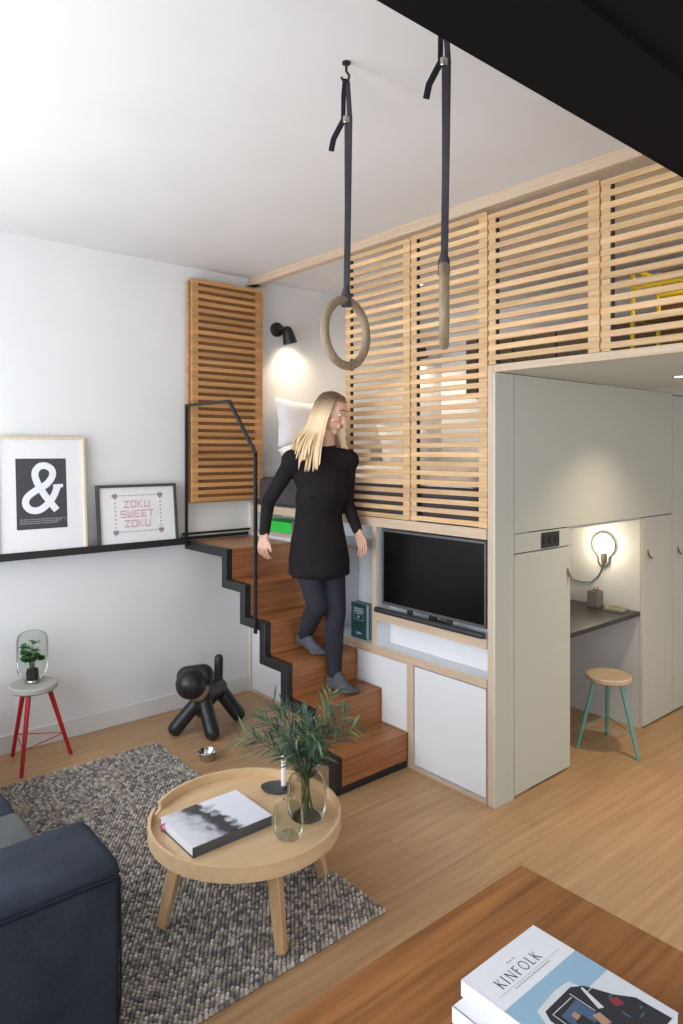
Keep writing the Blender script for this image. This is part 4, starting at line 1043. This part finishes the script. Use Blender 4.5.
def hand(m_, wr, d, palm_n, thumb_side, curl=.5):
    """palm and five fingers; d = direction of the hand, thumb_side = direction the thumb leaves to"""
    d = d.normalized(); s_ = thumb_side.normalized(); s_ = (s_ - d * s_.dot(d)).normalized(); nn = d.cross(s_).normalized()
    if nn.dot(palm_n) < 0: nn = -nn
    for k in range(4):
        o_ = (1.5 - k) * .0215
        m_.capsule(wr + s_ * o_ * .55, wr + d * .078 + s_ * o_, .0135, .0115, n=12)
        ln = [.068, .076, .070, .054][k]; b_ = wr + d * .080 + s_ * o_ * 1.06; fd = (d + s_ * (1.5 - k) * .085).normalized()
        c1 = b_ + (fd * math.cos(curl * .5) + nn * math.sin(curl * .5)) * ln * .45
        c2 = c1 + (fd * math.cos(curl * 1.3) + nn * math.sin(curl * 1.3)) * ln * .32
        c3 = c2 + (fd * math.cos(curl * 2.0) + nn * math.sin(curl * 2.0)) * ln * .25
        m_.capsule(b_, c1, .0084, .0080, n=10); m_.capsule(c1, c2, .0080, .0074, n=10); m_.capsule(c2, c3, .0074, .0066, n=10)
    t0 = wr + d * .020 + s_ * .018; t1 = t0 + d * .034 + s_ * .030 + nn * .008; t2 = t1 + d * .034 + s_ * .012 + nn * .006
    m_.capsule(t0, t1, .0125, .0098, n=10); m_.capsule(t1, t2, .0095, .0078, n=10)
def foot(m_, an, heel, toe, g=0.0):
    m_.capsule(an, heel + V((0, 0, .030 + g)), .030 + g, .029 + g)
    m_.capsule(heel + V((0, 0, .031)), (heel + toe) / 2 + V((0, 0, .034)), .029 + g, .030 + g)
    m_.capsule(an - V((0, 0, .012)), (heel * .45 + toe * .55) + V((0, 0, .038)), .030 + g, .025 + g)
    side = (toe - heel).cross(V((0, 0, 1))).normalized()
    m_.capsule((heel + toe) / 2 + V((0, 0, .028)), toe + V((0, 0, .022)) - (toe - heel).normalized() * .045, .030 + g, .024 + g)
    for k in range(5):
        o_ = (k - 2) * .0155; b_ = toe - (toe - heel).normalized() * (.042 + abs(k - 1) * .005) + side * o_ + V((0, 0, .018))
        m_.capsule(b_, b_ + (toe - heel).normalized() * (.036 - .003 * k), .0125 + g, .010 + g, n=10)
LH, LT = V((-.225, -1.252, .388)), V((-.195, -1.432, .388))
LH = V((-.228, -1.245, .388)); LT = V((-.196, -1.428, .388))
RH, RT = V((-.292, -1.040, .612)), V((-.290, -1.240, .582))
bodyM = MB()
ell(bodyM, hl(0, -.006, .022), (.073, .093, .086), HR, 28); ell(bodyM, hl(0, .012, -.035), (.060, .076, .078), HR, 24)
bodyM.capsule(hl(0, .036, -.085), hl(0, .058, -.098), .030, .022)
bodyM.capsule(hl(0, .084, .005), hl(0, .100, -.026), .0085, .0125, n=12)             # nose
for sx in (-1, 1):
    bodyM.capsule(hl(sx * .035, .070, -.020), hl(sx * .045, .050, -.03), .015, .019, n=12)   # cheeks
    bodyM.capsule(hl(sx * .012, .086, .028), hl(sx * .044, .068, .024), .009, .008, n=10)    # brow ridge
    bodyM.capsule(hl(sx * .074, -.004, .010), hl(sx * .072, -.006, -.026), .011, .008, n=10)  # ears
bodyM.capsule(hl(-.018, .086, -.055), hl(.018, .086, -.055), .0075, n=10); bodyM.capsule(hl(-.014, .084, -.066), hl(.014, .084, -.066), .008, n=10)
bodyM.capsule(neck, hl(0, -.018, -.06), .056, .050)
def trunk(m_, g):
    yaw = Matrix.Rotation(-.42, 3, 'Z')
    ell(m_, chest + V((0, 0, .03)), (.150 + g, .100 + g, .150), yaw, 28); ell(m_, chest + V((.0, -.012, -.05)), (.134 + g, .098 + g, .10), yaw, 24)
    ell(m_, chest.lerp(waist, .5), (.134 + g, .096 + g, .13), yaw, 24)
    ell(m_, waist, (.126 + g, .092 + g, .165), yaw, 24); ell(m_, pelv, (.155 + g, .108 + g, .135), Matrix.Rotation(-.2, 3, 'Z'), 28)
    m_.capsule(shR, neck + V((-.01, 0, -.03)), .052 + g, .050 + g); m_.capsule(shL, neck + V((.01, 0, -.03)), .052 + g, .050 + g)
trunk(bodyM, 0)
for a, b_, c in ((shR, elR, wrR), (shL, elL, wrL)):
    bodyM.capsule(a, b_, .044, .034); bodyM.capsule(b_, c, .034, .023)
hand(bodyM, wrR, V((-.10, .06, -1)), V((1, 0, 0)), V((.1, -1, 0)), .55)
hand(bodyM, wrL, V((.06, -.45, -1)), V((-1, 0, 0)), V((-.1, -1, .3)), .40)
for h_, k_, a_ in ((hipL, knL, anL), (hipR, knR, anR)):
    bodyM.capsule(h_, k_, .084, .055); mid = k_.lerp(a_, .32) + V((0, .012, 0)); bodyM.capsule(k_, mid, .053, .052); bodyM.capsule(mid, a_, .052, .034)
foot(bodyM, anL, LH, LT); foot(bodyM, anR, RH, RT)
remeshed(bodyM, 'body', 'skin', person, .0042, 4)
for sx in (-1, 1):
    m_ = MB(); ell(m_, hl(sx * .031, .073, .008), (.0115, .0115, .0065), HR, 14); e = m_.build('eye', 'eyew', person, smooth=True)
    m_ = MB(); ell(m_, hl(sx * .032, .0815, .006), (.005, .005, .005), HR, 10); m_.build('iris', 'iris', e, smooth=True)
    m_ = MB(); m_.ring_sweep([hl(sx * .014, .0935, .036), hl(sx * .030, .089, .041), hl(sx * .048, .074, .034)], .003, 6); m_.build('eyebrow', plain('eyebrow_brown', (120, 88, 60), .8), person)
m_ = MB(); m_.ring_sweep([hl(-.022, .0855, -.057), hl(-.010, .0930, -.0555), hl(0, .0935, -.057), hl(.010, .0930, -.0555), hl(.022, .0855, -.057)], [.002, .0042, .0036, .0042, .002], 8)
m_.ring_sweep([hl(-.020, .0845, -.060), hl(0, .0930, -.0655), hl(.020, .0845, -.060)], [.002, .005, .002], 8); m_.build('lips', 'lip', person)
# leggings
m_ = MB()
for h_, k_, a_ in ((hipL, knL, anL), (hipR, knR, anR)):
    m_.capsule(h_.lerp(k_, .08), k_, .088, .061); mid = k_.lerp(a_, .32) + V((0, .012, 0)); m_.capsule(k_, mid, .059, .058); m_.capsule(mid, a_ + V((0, 0, .008)), .058, .042)
ell(m_, pelv, (.135, .095, .10), Matrix.Rotation(-.2, 3, 'Z'), 24)
remeshed(m_, 'leggings', 'legging', person, .007, 5)
for an, h_, t_ in ((anL, LH, LT), (anR, RH, RT)):
    m_ = MB(); foot(m_, an + V((0, 0, .03)), h_ + V((0, 0, .0025)), t_ + V((0, 0, .0025)), .0035); m_.capsule(an - V((0, 0, .012)), (h_ * .45 + t_ * .55) + V((0, 0, .040)), .035, .029); m_.capsule(an + V((0, 0, .04)), an - V((0, 0, .02)), .038, .036); remeshed(m_, 'sock', 'sock', person, .005, 3)
# long top with sleeves and a flared hem
m_ = MB(); trunk(m_, .017)
for a, b_, c in ((shR, elR, wrR), (shL, elL, wrL)):
    m_.capsule(a, b_, .053, .041); m_.capsule(b_, c + (b_ - c).normalized() * .012, .041, .031)
yaw = Matrix.Rotation(-.35, 3, 'Z')
for k in range(25):
    u = k / 24; c_ = waist.lerp(V((-.252, -1.165, 1.07)), u); m_r = .140 + .047 * min(1, u * 1.3)
    ell(m_, c_, (m_r * 1.0, m_r * .80, .05), yaw, 24)
for k in range(10):
    a = 2 * PI * k / 10 + .2; q = V((math.cos(a) * .165, math.sin(a) * .130, 0)); q.rotate(yaw)
    m_.capsule(V((-.252, -1.165, 1.065)) + q, waist + q * .45, .024, .018, n=10)
m_.capsule(neck + V((0, 0, -.03)), neck + V((0, -.004, .012)), .066, .062)
remeshed(m_, 'long_top', 'tunic', person, .0075, 6)
# hair: dark crown merging into blonde lengths falling over the shoulders
random.seed(3)
m_ = MB(); crown = V(lin((104, 74, 54))[:3]); blond = V(lin((226, 198, 158))[:3])
def lock(pts, r0, tones):
    n = len(pts); radii = [r0 * (.75 + .4 * math.sin(PI * min(1, i / (n - 1) * 1.05)))*(1 if i < n - 1 else .25) for i in range(n)]
    fs = m_.ring_sweep(pts, radii, 8, flat=(.55, 1))
    for f in fs:
        if m_.tl is None: m_.tl = m_.bm.loops.layers.float_color.new('tone')
        c = f.calc_center_median(); u = max(0, min(1, (hd.z + .075 - c.z) / .11)); col = crown.lerp(blond, u) * tones
        for l in f.loops: l[m_.tl] = (col.x, col.y, col.z, 1)
for k in range(150):
    a = random.uniform(-PI * 1.02, 0.0) if random.random() < .7 else random.choice([random.uniform(-PI * 1.12, -PI * .9), random.uniform(-PI * .1, PI * .12)])
    # a = direction around the head, -90 deg = back
    ca, sa = math.cos(a), math.sin(a); rise = random.uniform(.0, .3)
    p0 = hl(ca * .012, .015 + sa * .01, .106)
    p1 = hl(ca * .060, sa * .074 - .004, .086 + random.uniform(-.004, .004))
    p2 = hl(ca * .084, sa * .103 - .004, .02)
    p3 = hl(ca * .083, sa * .104 - .008, -.055)
    back = (p3 - V((neck.x, neck.y, p3.z)))
    side = 1 if ca > 0 else -1
    ln = random.uniform(.16, .32)
    o_ = V((back.x, back.y, 0)); o_ = o_.normalized() if o_.length > 1e-4 else V((0, 1, 0))
    p4 = V((p3.x, p3.y, p3.z)) + o_ * .015 + V((0, .02, -.07))
    p5 = p4 + o_ * random.uniform(.03, .06) + V((-.01, .01, -ln * .35)); p6 = p5 + o_ * random.uniform(.0, .035) + V((-.01, -.0, -ln * .38))
    pts = []
    ctrl = [p0, p1, p2, p3, p4, p5, p6]
    for i in range(len(ctrl) - 1):
        A_ = ctrl[max(i - 1, 0)]; B_ = ctrl[i]; C_ = ctrl[i + 1]; D_ = ctrl[min(i + 2, len(ctrl) - 1)]
        for q in range(4):
            u = q / 4; pts.append(0.5 * ((2 * B_) + (C_ - A_) * u + (2 * A_ - 5 * B_ + 4 * C_ - D_) * u * u + (3 * B_ - A_ - 3 * C_ + D_) * u ** 3))
    pts.append(ctrl[-1]); lock(pts, random.uniform(.009, .014), random.uniform(.82, 1.08))
cap_ = ell(m_, hl(0, -.012, .030), (.080, .098, .088), HR, 28)
fc = set(f for v in cap_['verts'] for f in v.link_faces)
kill = []
for f in fc:
    c = f.calc_center_median() - hd; y_ = c.dot(hf); z_ = c.dot(hu)
    if y_ > .045 and z_ < .075 or y_ > .0 and z_ < .0: kill.append(f); continue
    u = max(0, min(1, (.075 - (c.z)) / .11)); col = crown.lerp(blond, u)
    for l in f.loops: l[m_.tl] = (col.x, col.y, col.z, 1)
    f.smooth = True
bmesh.ops.delete(m_.bm, geom=kill, context='FACES')
m_.build('hair', 'hair', person, weld=False, fixn=False)
